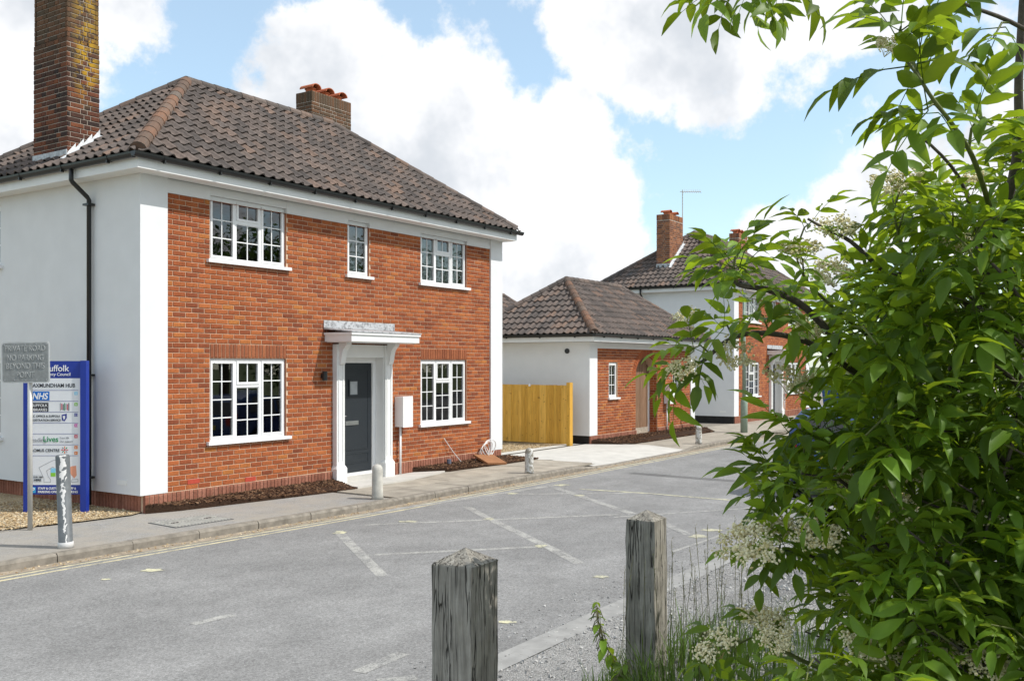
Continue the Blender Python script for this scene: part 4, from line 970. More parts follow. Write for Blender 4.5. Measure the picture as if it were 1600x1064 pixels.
# lamp post
lp = thing('lamp_post', 'slim pale green lamp post half hidden by elder leaves', 'lamp post', (20.6, -1.35, -.01))
MB().lathe([(.11, 0), (.11, .95), (.065, 1.08)], 14).build('base', m_lamp, lp, smooth=True); MB().lathe([(.058, 1.06), (.042, 4.35)], 12).build('column', m_lamp, lp, smooth=True)
MB().tube([(0, 0, 4.33), (0, -.05, 4.5), (.0, -.25, 4.58)], .03, 8).box((-.09, -.62, 4.53), (.09, -.22, 4.64)).build('lantern', m_galv, lp); MB().box((-.07, -.58, 4.51), (.07, -.27, 4.528)).build('diffuser', plain_lightgrey, lp)
# blue directory sign, facing the camera side of the road
SX0, SX1, SZ = -6.91, -6.02, 13.62
Ms = Matrix((RT, UP, -FW)).transposed().to_4x4(); Ms.translation = CAM+RT*SX0+FW*SZ; Ms.translation.z = 0.0      # local x right, y up, z towards the road
def spx(px, py): return ((px-CX)/F*SZ-SX0, CAM.z-(py-HY)/F*SZ)
sg = thing('directory_sign', 'blue directory sign on two posts in the gravel beside the house', 'sign', tuple(Ms.translation)); Mr = Ms.copy(); Mr.translation = (0, 0, 0)
W_ = SX1-SX0; top = spx(0, 564)[1]; bot = spx(0, 772)[1]
for x0, x1 in ((0, .085), (W_-.085, W_)): MB().box((x0, -.05, -.05), (x1, top+.005, .05), Mr).build('post', m_blue, sg)
pn = MB().box((.085, bot, -.02), (W_-.085, top, .02), Mr).build('panel', m_blue, sg)
y1_, y0_ = spx(0, 591)[1], spx(0, 757)[1]
MB().box((.085, y0_, .0205), (W_-.085, y1_, .0225), Mr).build('white_face', m_spanel, pn)
def T(x, y, z=.0245): return Mr @ Matrix.Translation((x, y, z))
def stx(body, px, py, size, m, **kw): x, y = spx(px, py); return text(body, size, T(x, y), m, 'lettering', pn, **kw)
def srect(px0, py0, px1, py1, m, name='patch', z=.0235, dz=.001): a, b = spx(px0, py1), spx(px1, py0); return MB().box((a[0], a[1], z), (b[0], b[1], z+dz), Mr).build(name, m, pn)
stx('Suffolk', 71.5, 580, .125, m_tw, bold=.0008); stx('County Council', 67.5, 587, .062, m_tw, bold=.0003)
stx('SAXMUNDHAM HUB', 49, 605, .078, m_tk, bold=.0007, sx=.87)
for y_ in (609.5, 626.5, 643.5, 660.5, 677.5, 694.5, 711.5): srect(47.5, y_-.25, 123.5, y_+.25, m_navy, 'rule_line', .0235)
srect(49, 611.5, 78.5, 625.5, m_nhs, 'logo_plate'); stx('NHS', 51.5, 623.4, .125, m_tw, shear=.22, bold=.003, sx=.88)
srect(49, 629, 77, 643, m_tk, 'logo_plate'); stx('SUFFOLK', 51, 635.3, .055, m_tw, bold=.0004); stx('LIBRARIES', 49.8, 642.0, .055, m_tw, bold=.0004, sx=.95)
for i, mm in enumerate((m_tgrey, m_tred, m_tk, m_green, m_tgrey, m_tred, m_tk)): srect(95+2.2*i, 629.5+(i*7 % 3)*.8, 96.2+2.2*i, 641.5-(i*5 % 3)*.8, mm, 'logo_bar')
stx('SCC OFFICE & SUFFOLK', 47.8, 651.5, .043, m_tk, bold=.0003, sx=.95); stx('REGISTRATION SERVICE', 47.8, 657.8, .043, m_tk, bold=.0003, sx=.95)
sd = [spx(x, y) for x, y in ((97.5, 648), (105.5, 646), (105.5, 653), (102, 658), (98, 656.5))]; MB().prism(sd, .0235, .0247, Mr).build('crest', m_navy, pn); sd = [spx(x, y) for x, y in ((99, 650), (103, 649), (103, 653), (101, 656))]; MB().prism(sd, .025, .0256, Mr).build('crest_field', m_spanel, pn)
stx('Leading', 46.8, 690, .085, m_tgrey, bold=.0004, sx=.93); stx('Lives', 68.5, 690, .115, m_green, bold=.0012, sx=.95); stx('Your life', 94.5, 685, .038, m_tgrey); stx('Our support', 94.5, 690.5, .038, m_tgrey, sx=.95)
stx('FROMUS CENTRE', 47, 705.5, .06, m_tk, bold=.0004, sx=.92)
for i in range(8):
    an = i*math.pi/4; cx_, cy_ = spx(102.3, 702.5); MB().box((.022, -.006, .0235), (.05, .006, .0245), Mr @ Matrix.Translation((cx_, cy_, 0)) @ Matrix.Rotation(an, 4, 'Z')).build('logo_ray', (m_tred, m_green, m_tags[5], m_tgrey)[i % 4], pn)
MB().lathe([(.013, .0235), (.013, .0245)], 12, Mr @ Matrix.Translation((cx_, cy_, 0))).build('logo_dot', m_tred, pn)
for i, (y_, l, mm) in enumerate(((612, 'A', 0), (629, 'B', 1), (645.5, 'C1', 2), (662, 'C2', 3), (679, 'D', 4), (696, 'E', 5), (705, 'F', 5))):
    srect(117.4, y_, 122.4, y_+5, m_tags[mm], 'letter_tag'); stx(l, 118.2 if len(l) > 1 else 118.9, y_+4, .034, m_tw, bold=.0006)
def outline(pts, wd, m, name):
    b = MB(); q = [spx(*p) for p in pts]
    for (xa, ya), (xb, yb) in zip(q, q[1:]):
        d = Vector((xb-xa, yb-ya)); n_ = Vector((-d.y, d.x)).normalized()*wd/2; b.add([(xa-n_.x, ya-n_.y, .0240), (xb-n_.x, yb-n_.y, .0240), (xb+n_.x, yb+n_.y, .0240), (xa+n_.x, ya+n_.y, .0240)], [(0, 1, 2, 3)], Mr)
    b.build(name, m, pn)
outline([(62, 730), (84, 719), (95, 716), (98, 728), (88, 733), (84, 729), (74, 735), (77, 745), (80, 748), (80, 753), (70, 753), (70, 747), (62, 730)], .006, m_tgrey, 'site_plan')
srect(80.5, 731, 88, 738, m_tags[0], 'plan_block'); srect(80.5, 738, 88, 744, m_tags[1], 'plan_block')
MB().prism([spx(*p) for p in ((107, 731), (113, 728), (120, 727), (121, 742), (117, 747), (110, 738))], .0235, .0243, Mr).build('plan_block', flat('tag_salmon', (.75, .32, .2)), pn)
outline([(113, 749), (123, 748), (123, 752), (113, 753), (113, 749)], .006, m_tgrey, 'site_plan')
srect(52, 741, 67, 752, flat('pale_grey_print', (.6, .62, .64)), 'callout'); stx('YOU ARE', 54, 746, .032, m_tk, z_=0) if False else text('YOU ARE', .032, T(*spx(53.5, 746), .0262), m_tk, 'lettering', pn); text('HERE', .042, T(*spx(54.5, 751), .0262), m_tk, 'lettering', pn, bold=.001)
srect(49, 760.5, 57, 769.5, flat('tag_cyan', (.05, .35, .65)), 'parking_tile'); text('P', .085, T(*spx(50.7, 768), .0262), m_tw, 'lettering', pn, bold=.002)
stx('STAFF & CUSTOMER', 60.5, 764.2, .046, m_tw, bold=.0009, sx=.86); stx('PARKING ONLY', 60.5, 769.6, .046, m_tw, bold=.0009, sx=.92)
stx('STAFF &', 104.5, 764.2, .046, m_tw, bold=.0009, sx=.86); stx('PARKING', 104.5, 769.6, .046, m_tw, bold=.0009, sx=.86)
# private road plate
PZ = 12.26; pl_ = CAM+RT*((47-CX)/F*PZ)+FW*PZ
ps = thing('road_plate_sign', 'faded grey plate on a pole warning of a private road', 'sign', (pl_.x, pl_.y, 0)); Mp = Mr.copy()
MB().tube([(0, 0, -.1), (0, 0, 2.32)], .030, 14).build('pole', m_galv, ps, smooth=True)
def rrect(x0, x1, y0, y1, r_, n=5):
    o = []
    for cx_, cy_, a0 in ((x1-r_, y1-r_, 0), (x0+r_, y1-r_, 90), (x0+r_, y0+r_, 180), (x1-r_, y0+r_, 270)):
        for k in range(n+1): an = R(a0+90*k/n); o.append((cx_+r_*math.cos(an), cy_+r_*math.sin(an)))
    return o
Mt = Mp @ Matrix.Translation((0, 2.1, 0)) @ Matrix.Rotation(R(1.0), 4, 'Z') @ Matrix.Translation((0, -2.1, 0)); x0, x1 = (5-47)/F*PZ, (80-47)/F*PZ; y0, y1 = 2.1-(598-HY)/F*PZ, 2.1+(HY-534)/F*PZ
plate = MB().prism(rrect(x0, x1, y0, y1, .04), .034, .043, Mt).build('plate', m_signedge, ps); MB().prism(rrect(x0+.016, x1-.016, y0+.016, y1-.016, .03), .0432, .0445, Mt).build('plate_face', m_signgrey, plate)
for i, (s_, y_) in enumerate((('PRIVATE ROAD', 548.5), ('NO PARKING', 563), ('BEYOND THIS', 576), ('POINT', 589.5))):
    text(s_, .105, Mt @ Matrix.Translation(((x0+x1)/2, 2.1-(y_-HY)/F*PZ, .0465)), m_signlet, 'lettering', plate, align='CENTER', extrude=.003, sx=.72 if i == 0 else .74, bold=-.001)
for x_ in (x0+.04, (x0+x1)/2-.14, (x0+x1)/2, (x0+x1)/2+.14, x1-.04):
    for y_ in (y0+.035, y1-.035): MB().lathe([(.008, .0446), (.006, .05)], 8, Mt @ Matrix.Translation((x_, y_, 0))).build('rivet', m_tgrey, plate)
for z_ in (y0+.1, y1-.12): MB().box((-.04, -.02, .0), (.04, .02, .0335), Mp @ Matrix.Translation((0, z_, 0))).build('clip', m_galv, ps)
# fence beside the outbuilding
fn = thing('wooden_fence', 'new yellow close-boarded wooden fence beside the outbuilding', 'fence', (13.2, .62, 0)); rg = random.Random(4)
FL = 4.4; fd = Vector((.06, 1, 0)).normalized(); Mf = Matrix((Vector((0, -1, 0)), Vector((1, 0, 0)), UP)).transposed().to_4x4()   # local x runs towards the road, y away from the viewer
def FB(a, b, r_=0.0): return MB().box(a, b, Mf, r_)
x = -.08; i = 0
while x > -FL:
    wdt = .118; FB((x-wdt, .0+.008*(i % 2), .04), (x, .016+.008*(i % 2), 1.57+rg.uniform(-.004, .004)), .01+.98*rg.random()).build('board', m_fence, fn); x -= wdt-.008; i += 1
for x_ in (-.05, -2.35, -4.35): FB((x_-.05, .028 if x_ < -.1 else -.03, -.1), (x_+.05, .128, 1.64), .5).build('fence_post', m_fence, fn)
FB((-2.52, -.03, -.05), (-2.42, -.001, 1.66), .4).build('fence_post', m_fence, fn)
for z_ in (.35, .85, 1.35): FB((-FL, .026, z_), (-.1, .06, z_+.08), .3).build('rail', m_fence, fn)
MB().lathe([(.03, 0), (.03, .05), (.01, .07)], 10, Mf @ Matrix.Translation((-1.25, -.005, 1.53))).build('latch', m_upvc, fn)
# loose things by the house front
cb = MB(); r_ = random.Random(2)
for k in range(4):
    c = Vector((8.3+.05*k, -.10-.02*k, .27+.02*k)); rad = .13+.015*k; cb.tube([c+Vector((math.cos(t)*rad*1.1, .03*math.sin(2*t+k), math.sin(t)*rad)) for t in [j*2*math.pi/20 for j in range(21)]], .010, 6)
cb.tube([(8.15, -.06, .2), (8.0, -.1, .12), (7.9, -.12, .05)], .01, 6); tag(cb.build('cable_coil', m_cable), 'coil of white cable hung at the foot of the brick wall', 'cable')
bd = MB().box((-.30, -.22, -.02), (.30, .22, .02)).build('loose_board', m_board, None, loc=(8.2, -.33, .11)); bd.rotation_euler = (R(20), R(4), R(-8)); tag(bd, 'brown board tilted on the mulch under the white cable', 'board')
tag(MB().tube([(7.05, -.12, 0), (7.05, -.12, .2)], .045, 10).build('pipe_stub', plain('slate_pipe', (.12, .13, .17), .5, .3)), 'short slate grey pipe stub rising from the mulch', 'pipe')
tag(MB().tube([(7.0, -.03, .62), (7.25, -.08, .32), (7.5, -.12, .08)], .008, 6).build('loose_wire', m_cable), 'thin pale wire running down the wall into the mulch', 'wire')
# communal bin and parked car behind the bush
bn = thing('wheeled_bin', 'large blue wheeled bin glimpsed through the elder leaves', 'bin', (32.4, -1.25, 0), R(-20))
MB().add([(-.55, -.45, .15), (.55, -.45, .15), (.55, .45, .15), (-.55, .45, .15), (-.65, -.52, 1.2), (.65, -.52, 1.2), (.65, .52, 1.2), (-.65, .52, 1.2)], [(0, 3, 2, 1), (4, 5, 6, 7), (0, 1, 5, 4), (1, 2, 6, 5), (2, 3, 7, 6), (3, 0, 4, 7)]).build('body', m_binblue, bn)
MB().box((-.69, -.56, 1.2), (.69, .56, 1.26)).box((-.62, -.48, 1.26), (.62, .5, 1.36)).build('lid', m_binlid, bn)
for x_ in (-.35, 0, .35): MB().box((x_-.03, -.515, .25), (x_+.03, -.47, 1.15)).build('rib', m_binblue, bn)
for x_ in (-.45, .45):
    for y_ in (-.35, .35): MB().lathe([(.09, -.025), (.09, .025)], 12, Matrix.Translation((x_, y_, .09)) @ Matrix.Rotation(math.pi/2, 4, 'X')).build('wheel', m_tyre, bn)
def car(loc, rz):
    c = thing('parked_car', 'dark blue hatchback parked by the near kerb behind the bush', 'car', loc, rz)
    prof = [(0.02, .35), (0, .62), (.05, .92), (.22, 1.30), (.55, 1.44), (1.6, 1.47), (2.3, 1.40), (2.95, .98), (3.75, .86), (3.98, .68), (4.02, .38), (3.7, .22), (.3, .22)]
    n = len(prof); vs = []; W = .86
    def half(x, z): return W*(1-.16*max(0, (z-.9)/.57))*(1-.06*max(0, (x-3.2)/.8))-(.03 if z < .3 else 0)
    for s_ in (-1, 1): vs += [(x, s_*half(x, z), z) for x, z in prof]
    m = MB().add(vs, [tuple(range(n)), tuple(range(n, 2*n))[::-1]]+[(i, n+i, n+(i+1) % n, (i+1) % n) for i in range(n)]); b = m.build('body', m_carblue, c)
    bv = b.modifiers.new('bevel', 'BEVEL'); bv.width = .05; bv.segments = 3
    MB().add([(.075, -.70, .97), (.075, .70, .97), (.215, .62, 1.29), (.215, -.62, 1.29)], [(0, 1, 2, 3)]).add([(.06, -.70, .97), (.06, .70, .97), (.2, .62, 1.29), (.2, -.62, 1.29)], [(3, 2, 1, 0)]).build('rear_window', m_carglass, c)
    for s_ in (-1, 1):
        f_ = lambda x, z: (x, s_*(half(x, z)+.006), z)
        for q in ([(.4, .97), (1.45, .97), (1.45, 1.36), (.6, 1.35)], [(1.53, .97), (2.75, .97), (2.2, 1.34), (1.53, 1.36)]): MB().add([f_(*p) for p in q], [(0, 1, 2, 3) if s_ < 0 else (3, 2, 1, 0)]).build('side_window', m_carglass, c)
        MB().box((-.012, s_*.74-.09, .72), (.06, s_*.74+.09, .95)).build('tail_light', m_redlamp, c)
        for x_ in (.75, 3.25):
            w_ = MB().lathe([(.31, -.1), (.31, .1)], 20, Matrix.Translation((x_, s_*.78, .31)) @ Matrix.Rotation(math.pi/2, 4, 'X')).build('wheel', m_tyre, c); MB().lathe([(.2, -.105), (.2, .105)], 16, Matrix.Translation((x_, s_*.78, .31)) @ Matrix.Rotation(math.pi/2, 4, 'X')).build('rim', m_metal, w_)
    MB().box((-.04, -.8, .3), (.1, .8, .52)).build('bumper', m_carblue, c); MB().box((-.016, -.26, .6), (.02, .26, .71)).build('number_plate', m_fresh_y, c)
m_fresh_y = flat('plate_yellow', (.6, .5, .08))
car((7.5, -7.65, -.10), 0)

# ------------------------------------------------------------------ vegetation
def leaflet(L, W, droop, fold, rg, base, d, n):
    """pointed leaflet from base along d with normal n; 2x4 quads"""
    side = d.cross(n).normalized(); vs = []; st = [(0, .05), (.22, .8), (.5, 1), (.78, .62), (1, .02)]
    for t, w_ in st:
        c = base+d*(L*t)-n*(droop*L*t*t)
        for s_ in (-1, 0, 1): vs.append(c+side*(s_*w_*W/2)+n*(abs(s_)*w_*W*fold))
    fs = []
    for i in range(4):
        for j in range(2): fs.append((i*3+j, i*3+j+1, (i+1)*3+j+1, (i+1)*3+j))
    return vs, fs
def compound_leaf(rg, n_pairs=2):
    """elder leaf along +x, upper side +z"""
    m = MB(); L = .15; X, Y, Z = Vector((1, 0, 0)), Vector((0, 1, 0)), Vector((0, 0, 1))
    bend = lambda t: Vector((L*t, 0, -.04*t*t))
    pts = [bend(t) for t in (0, .35, .7, 1)]; m.tube(pts, [.0016, .0014, .0012, .001], 4, cap=False)
    m.r = [.5]*len(m.f)
    for k in range(n_pairs):
        t = .38+.36*k
        for s_ in (-1, 1):
            an = R(rg.uniform(48, 68))*s_; d = (X*math.cos(an)+Y*math.sin(an)-Z*rg.uniform(.0, .3)).normalized(); nn = (Z+d*rg.uniform(-.1, .2)+Y*rg.uniform(-.3, .3)).normalized(); nn = (nn-d*nn.dot(d)).normalized()
            vs, fs = leaflet(rg.uniform(.075, .1), rg.uniform(.03, .038), rg.uniform(.2, .7), rg.uniform(.12, .34), rg, bend(t), d, nn); m.add(vs, fs, None, .5)
    d = (X-Z*rg.uniform(.1, .5)).normalized(); nn = (Z-d*Z.dot(d)).normalized(); vs, fs = leaflet(rg.uniform(.085, .105), .038, rg.uniform(.25, .7), .2, rg, bend(1), d, nn); m.add(vs, fs, None, .5)
    return m
rg = random.Random(21)
LV = [compound_leaf(rg, 2) for _ in range(7)]
for m in LV: m.r = [0.0]*len(m.f)
bush = thing('elder_bush', 'large flowering elder bush filling the right side', 'bush', tuple(at(1500, 1150, 3.2)))
bl = bush.location.copy(); leaves = []; wood = MB(); shoots = MB(); heads = []
def leaf_at(p, d, up, s): 
    d = d.normalized(); n = (up-d*up.dot(d)).normalized(); y = n.cross(d); M = Matrix((d, y, n)).transposed().to_4x4() @ Matrix.Diagonal((s, s, s, 1)); M.translation = p; leaves.append((M, rg.randrange(len(LV))))
def shoot(p, d, L, n, s=1.0, flower=False, tip=True):
    """a leafy shoot: opposite pairs of leaves, turned a quarter at each node"""
    d = d.normalized(); e = p+d*L-UP*(.05*L); mid = (p+e)/2+UP*.02
    shoots.tube([p-bl, mid-bl, e-bl], [.0042*s, .0034*s, .0022*s], 5, cap=False)
    a = d.cross(UP); a = a.normalized() if a.length > .1 else Vector((1, 0, 0)); b = a.cross(d)
    ph = rg.uniform(0, math.pi)
    for k in range(n):
        q = p.lerp(e, (k+.6)/n); an = ph+k*math.pi/2
        for s_ in (-1, 1):
            o = (a*math.cos(an)+b*math.sin(an))*s_; dd = (o*1.0+d*rg.uniform(.4, .9)+UP*rg.uniform(-.35, .25)); leaf_at(q, dd, (UP*1.0+d*.1+Vector((rg.uniform(-.35, .35), rg.uniform(-.35, .35), 0))), s*rg.uniform(.8, 1.15))
    if tip: leaf_at(e, d+UP*rg.uniform(-.1, .3), UP+d*.05, s*.8)
    if flower: heads.append((e+UP*.03, (UP+d*.5+Vector((rg.uniform(-.3, .3), rg.uniform(-.3, .3), 0))).normalized(), rg.uniform(.8, 1.15)))
def limb(pts, r0, r1, m=None):
    P = [at(*p)-bl for p in pts]; Q = []
    for i in range(len(P)-1):                         # smooth the polyline a little
        p0, p1, p2, p3 = P[max(i-1, 0)], P[i], P[i+1], P[min(i+2, len(P)-1)]
        for k in range(4):
            t = k/4; Q.append(.5*((2*p1)+(p2-p0)*t+(2*p0-5*p1+4*p2-p3)*t*t+(3*p1-p0-3*p2+p3)*t**3))
    Q.append(P[-1]); n = len(Q); (m or wood).tube(Q, [r0+(r1-r0)*i/(n-1) for i in range(n)], 7); return [q+bl for q in Q]
def dress(Q, k0, step, s, L=.1, n=2, flower_p=0.0, up=.25):
    for i in range(k0, len(Q), step):
        t = (Q[min(i+1, len(Q)-1)]-Q[max(i-1, 0)]).normalized(); o = Vector((rg.uniform(-1, 1), rg.uniform(-1, 1), rg.uniform(-.4, 1)))
        o = (o-t*o.dot(t)).normalized(); shoot(Q[i], (t*.8+o*.7+UP*up), L*rg.uniform(.7, 1.3), n, s, rg.random() < flower_p)
stems = [[(1560, 1250, 3.3), (1520, 900, 3.2), (1480, 640, 3.0), (1545, 420, 2.75), (1588, 250, 2.6), (1592, 120, 2.55), (1600, -30, 2.5)]]
limb(stems[0], .022, .009)
limb([(1480, 640, 3.0), (1520, 500, 2.9), (1450, 425, 2.8), (1390, 428, 2.75), (1330, 378, 2.7), (1290, 358, 2.7), (1262, 342, 2.7)], .011, .0035)
limb([(1540, 420, 2.75), (1528, 370, 2.7), (1500, 280, 2.65), (1440, 215, 2.6), (1390, 195, 2.6)], .007, .003)
limb([(1600, 560, 2.6), (1580, 700, 2.55), (1548, 800, 2.55), (1535, 860, 2.55)], .007, .003)
q4 = limb([(1490, 660, 3.05), (1400, 605, 2.9), (1330, 555, 2.8), (1260, 482, 2.7), (1205, 455, 2.65), (1160, 447, 2.6), (1150, 440, 2.6), (1140, 420, 2.6)], .015, .004); dress(q4, 14, 4, .85, .08, 2, .0)
q5 = limb([(1500, 720, 3.2), (1420, 640, 3.05), (1340, 585, 2.95), (1262, 535, 2.85), (1185, 520, 2.8), (1135, 533, 2.75), (1105, 560, 2.7), (1085, 570, 2.7)], .013, .004); dress(q5, 15, 4, .8, .07, 2, .05)
q6 = limb([(1580, 460, 2.8), (1545, 320, 2.5), (1520, 247, 2.35), (1494, 203, 2.3), (1457, 154, 2.25), (1432, 116, 2.25), (1405, 80, 2.25)], .008, .003, shoots); dress(q6, 9, 5, 1.05, .06, 2, .05)
q7 = limb([(1480, -240, 2.3), (1360, -120, 2.3), (1270, -70, 2.3), (1200, -40, 2.3), (1160, -25, 2.3)], .007, .003); dress(q7, 10, 3, .75, .05, 2, 0, -.5)
q8 = limb([(1700, 100, 2.5), (1580, 35, 2.45), (1510, 8, 2.4), (1450, -25, 2.4)], .007, .003); dress(q8, 4, 3, .95, .06, 2, 0, -.3)
q9 = limb([(1440, 640, 3.0), (1350, 690, 2.9), (1300, 695, 2.8), (1270, 680, 2.75), (1250, 675, 2.7)], .009, .003); dress(q9, 8, 3, .9, .08, 2, .1)
q10 = limb([(1420, 900, 3.0), (1300, 800, 2.9), (1255, 780, 2.85), (1235, 775, 2.8)], .008, .003); dress(q10, 6, 2, .95, .1, 2, .1)
q11 = limb([(1420, 980, 3.0), (1290, 880, 2.9), (1230, 860, 2.8), (1195, 852, 2.75)], .008, .003); dress(q11, 7, 2, .8, .08, 2, .45)
q12 = limb([(1420, 1100, 2.9), (1250, 1030, 2.8), (1190, 995, 2.8), (1140, 1012, 2.75)], .008, .003, shoots); dress(q12, 7, 3, .75, .08, 2, .25)
q13 = limb([(1480, 560, 2.9), (1420, 420, 2.75), (1400, 350, 2.7), (1395, 310, 2.7)], .006, .002, shoots); dress(q13, 7, 3, .75, .07, 2, .5)
q14 = limb([(1400, 560, 2.9), (1290, 470, 2.75), (1250, 420, 2.7), (1245, 380, 2.7)], .006, .002, shoots); dress(q14, 7, 4, .75, .07, 1, .2)
poly = [(1250, 440), (1330, 425), (1400, 400), (1450, 375), (1520, 320), (1600, 270), (1760, 200), (1760, 1130), (1260, 1130), (1240, 1000), (1215, 930), (1225, 840), (1240, 760), (1240, 710), (1300, 660), (1340, 610), (1320, 560), (1290, 500)]
def inpoly(x, y, poly):
    c = False
    for (x0, y0), (x1, y1) in zip(poly, poly[1:]+poly[:1]):
        if (y0 > y) != (y1 > y) and x < (x1-x0)*(y-y0)/(y1-y0)+x0: c = not c
    return c
k = 0
while k < 450:
    x, y = rg.uniform(1150, 1760), rg.uniform(60, 1130)
    if not inpoly(x, y, poly): continue
    edge = min(1, max(0, (x-1230)/260))
    if rg.random() > .22+.78*edge*(1 if y > 470 else .5): continue
    if x < 1350 and y < 680 and rg.random() > (.6 if x > 1270 else .3): continue
    far = rg.random() < .5; Z = rg.uniform(2.35, 3.0) if not far else rg.uniform(3.0, 4.0)
    p = at(x, y, Z)
    if p.z < bank(p.x, p.y)+.05: continue
    o = Vector((rg.uniform(-1, 1), rg.uniform(-1, 1), rg.uniform(-.1, 1)))-RT*.35; shoot(p, o, rg.uniform(.08, .2), rg.choice((2, 2, 3)), rg.uniform(.65, 1.0), rg.random() < (.10 if y > 700 else .02)); k += 1
    if rg.random() < .4: limb_end = at(min(1700, x+rg.uniform(80, 220)), y+rg.uniform(40, 200), Z+.2); wood.tube([p-bl, (p+limb_end)/2-bl+UP*.03, limb_end-bl], [.003, .005, .008], 5)
# unseen shoots added outside the frame, right and above, to shade the bush
k = 0
while k < 240:
    Xr, Zr, zz = rg.uniform(1.9, 4.6), rg.uniform(.9, 5.0), rg.uniform(.2, 5.2)
    px = CX+Xr/Zr*F; py = HY-(zz-CAM.z)/Zr*F
    if px < 1800: continue
    if zz > 1.75+.42*Xr: continue
    p = CAM+RT*Xr+FW*Zr; p.z = zz
    if zz < bank(p.x, p.y)+.1: continue
    shoot(p, Vector((rg.uniform(-1, 1), rg.uniform(-1, 1), rg.uniform(-.1, 1))), rg.uniform(.15, .3), 3, rg.uniform(1.2, 1.7), rg.random() < .05); k += 1
# flower heads seen in the photograph
for x_, y_, Z, s_ in ((1395, 785, 2.5, 1.0), (1275, 835, 2.6, 1.0), (1345, 930, 2.6, .75), (1350, 1000, 2.5, 1.05), (1480, 1010, 2.5, .8), (1550, 1035, 2.4, .95), (1210, 975, 2.7, .95), (1180, 850, 2.6, 1.15), (1150, 845, 2.65, .9), (1425, 725, 2.6, 1.1), (1385, 288, 2.6, .8), (1310, 352, 2.7, .95), (1500, 378, 2.6, .8), (1150, 555, 2.7, .95), (1065, 575, 2.65, .7), (1240, 590, 2.75, 1.1), (1270, 510, 2.8, .9), (1075, 495, 2.7, .75), (1390, 70, 2.3, .6), (1590, 190, 2.5, .5), (1215, 1000, 2.6, .8), (1300, 425, 2.75, 1.0)):
    heads.append((at(x_, y_, Z), (UP*.8-FW*.7+RT*rg.uniform(-.5, .2)+Vector((rg.uniform(-.2, .2), rg.uniform(-.2, .2), 0))).normalized(), s_))
def flower_mesh(rg):
    m = MB(); st = MB(); O = [(1, 0, 0), (-1, 0, 0), (0, 1, 0), (0, -1, 0), (0, 0, .6), (0, 0, -.6)]; OF = [(0, 2, 4), (2, 1, 4), (1, 3, 4), (3, 0, 4), (2, 0, 5), (1, 2, 5), (3, 1, 5), (0, 3, 5)]
    for b in range(5):
        an = b*2*math.pi/5+rg.uniform(-.3, .3); c = Vector((math.cos(an), math.sin(an), 0))*rg.uniform(.028, .045); m.tube([(0, 0, -.05), c*.5+Vector((0, 0, -.025)), c+Vector((0, 0, -.008))], .0011, 4, .02, False)
        for k in range(58):
            q = c+Vector((rg.gauss(0, .013), rg.gauss(0, .013), rg.gauss(0, .006))); s_ = rg.uniform(.0034, .0056); m.add(O, OF, Matrix.Translation(q) @ Euler((rg.uniform(-1, 1), rg.uniform(-1, 1), rg.uniform(0, 6))).to_matrix().to_4x4() @ Matrix.Diagonal((s_, s_, s_, 1)), .2+.78*rg.random())
    return m
FM = [flower_mesh(rg).mesh('flower_head', m_flower) for _ in range(4)]
for p, n_, s_ in heads:
    o = link('flower_head', rg.choice(FM), bush); M = n_.to_track_quat('Z', 'Y').to_matrix().to_4x4(); o.matrix_local = Matrix.Translation(p-bl) @ M @ Matrix.Rotation(rg.uniform(0, 6), 4, 'Z') @ Matrix.Scale(s_*1.1, 4)
wood.build('branch', m_twig, bush, smooth=True); shoots.build('green_shoot', m_shoot, bush, smooth=True, kind='stuff')
LM = [m.mesh('leaf', m_leaf, True) for m in LV]
def inframe(e):
    d = e[0].translation-CAM; Z = d.dot(FW); px = CX+d.dot(RT)/Z*F; py = HY-d.z/Z*F
    return Z+(0 if 1000 < px < 1610 and -10 < py < 1070 else 100)
leaves.sort(key=inframe); rest = MB()
for i, (M, v) in enumerate(leaves):
    if i < 300: o = link('leaf', LM[v], bush); M = M.copy(); M.translation -= bl; o.matrix_local = M
    else: M = M.copy(); M.translation -= bl; rest.add(LV[v].v, LV[v].f, M, .01+.98*rg.random())
rest.build('foliage', m_leaf, bush, smooth=True, kind='stuff')
# nettle and grasses at the foot of the second post
def nettle(px, py, Z, h, label, seed, lean):
    r_ = random.Random(seed); top = at(px, py, Z); b = Vector((top.x, top.y, 0))-RT*lean*h; b.z = bank(b.x, b.y)-.02; t = thing('nettle', label, 'nettle', tuple(b), group='nettles by the post'); st = top-b
    q = lambda k: st*k+RT*(-.06*math.sin(math.pi*k)); MB().tube([q(k/8) for k in range(9)], [.004-.0003*k for k in range(9)], 5).build('stem', m_shoot, t, smooth=True)
    n = 9
    for k in range(n):
        c = q(.35+.65*k/(n-1)); an = r_.uniform(0, 3.1)
        for s_ in (0, math.pi):
            d = Vector((math.cos(an+s_), math.sin(an+s_), r_.uniform(-.9, .1))).normalized(); nn = (UP-d*d.z).normalized(); L = (.085-.055*k/n)*r_.uniform(.8, 1.2)
            vs, fs = leaflet(L, L*.5, .35, .15, r_, c, d, nn); MB().add(vs, fs).build('leaf', m_leaf, t, smooth=True)
    tas = MB()
    for k in range(60):
        c = q(r_.uniform(.45, .97)); d = Vector((r_.uniform(-1, 1), r_.uniform(-1, 1), -.9))*.03; tas.tube([c, c+d*.6, c+d+UP*-.02], .0018, 4, .3, False)
    tas.build('catkins', m_straw, t, kind='stuff')
nettle(932, 940, 4.4, .62, 'tall leaning nettle left of the second timber post', 3, -.35); nettle(1105, 975, 4.3, .5, 'shorter nettle right of the second timber post', 5, -.15); nettle(985, 1030, 4.2, .3, 'low nettle at the foot of the second timber post', 8, .1)
gr = MB(); st_ = MB(); r_ = random.Random(6)
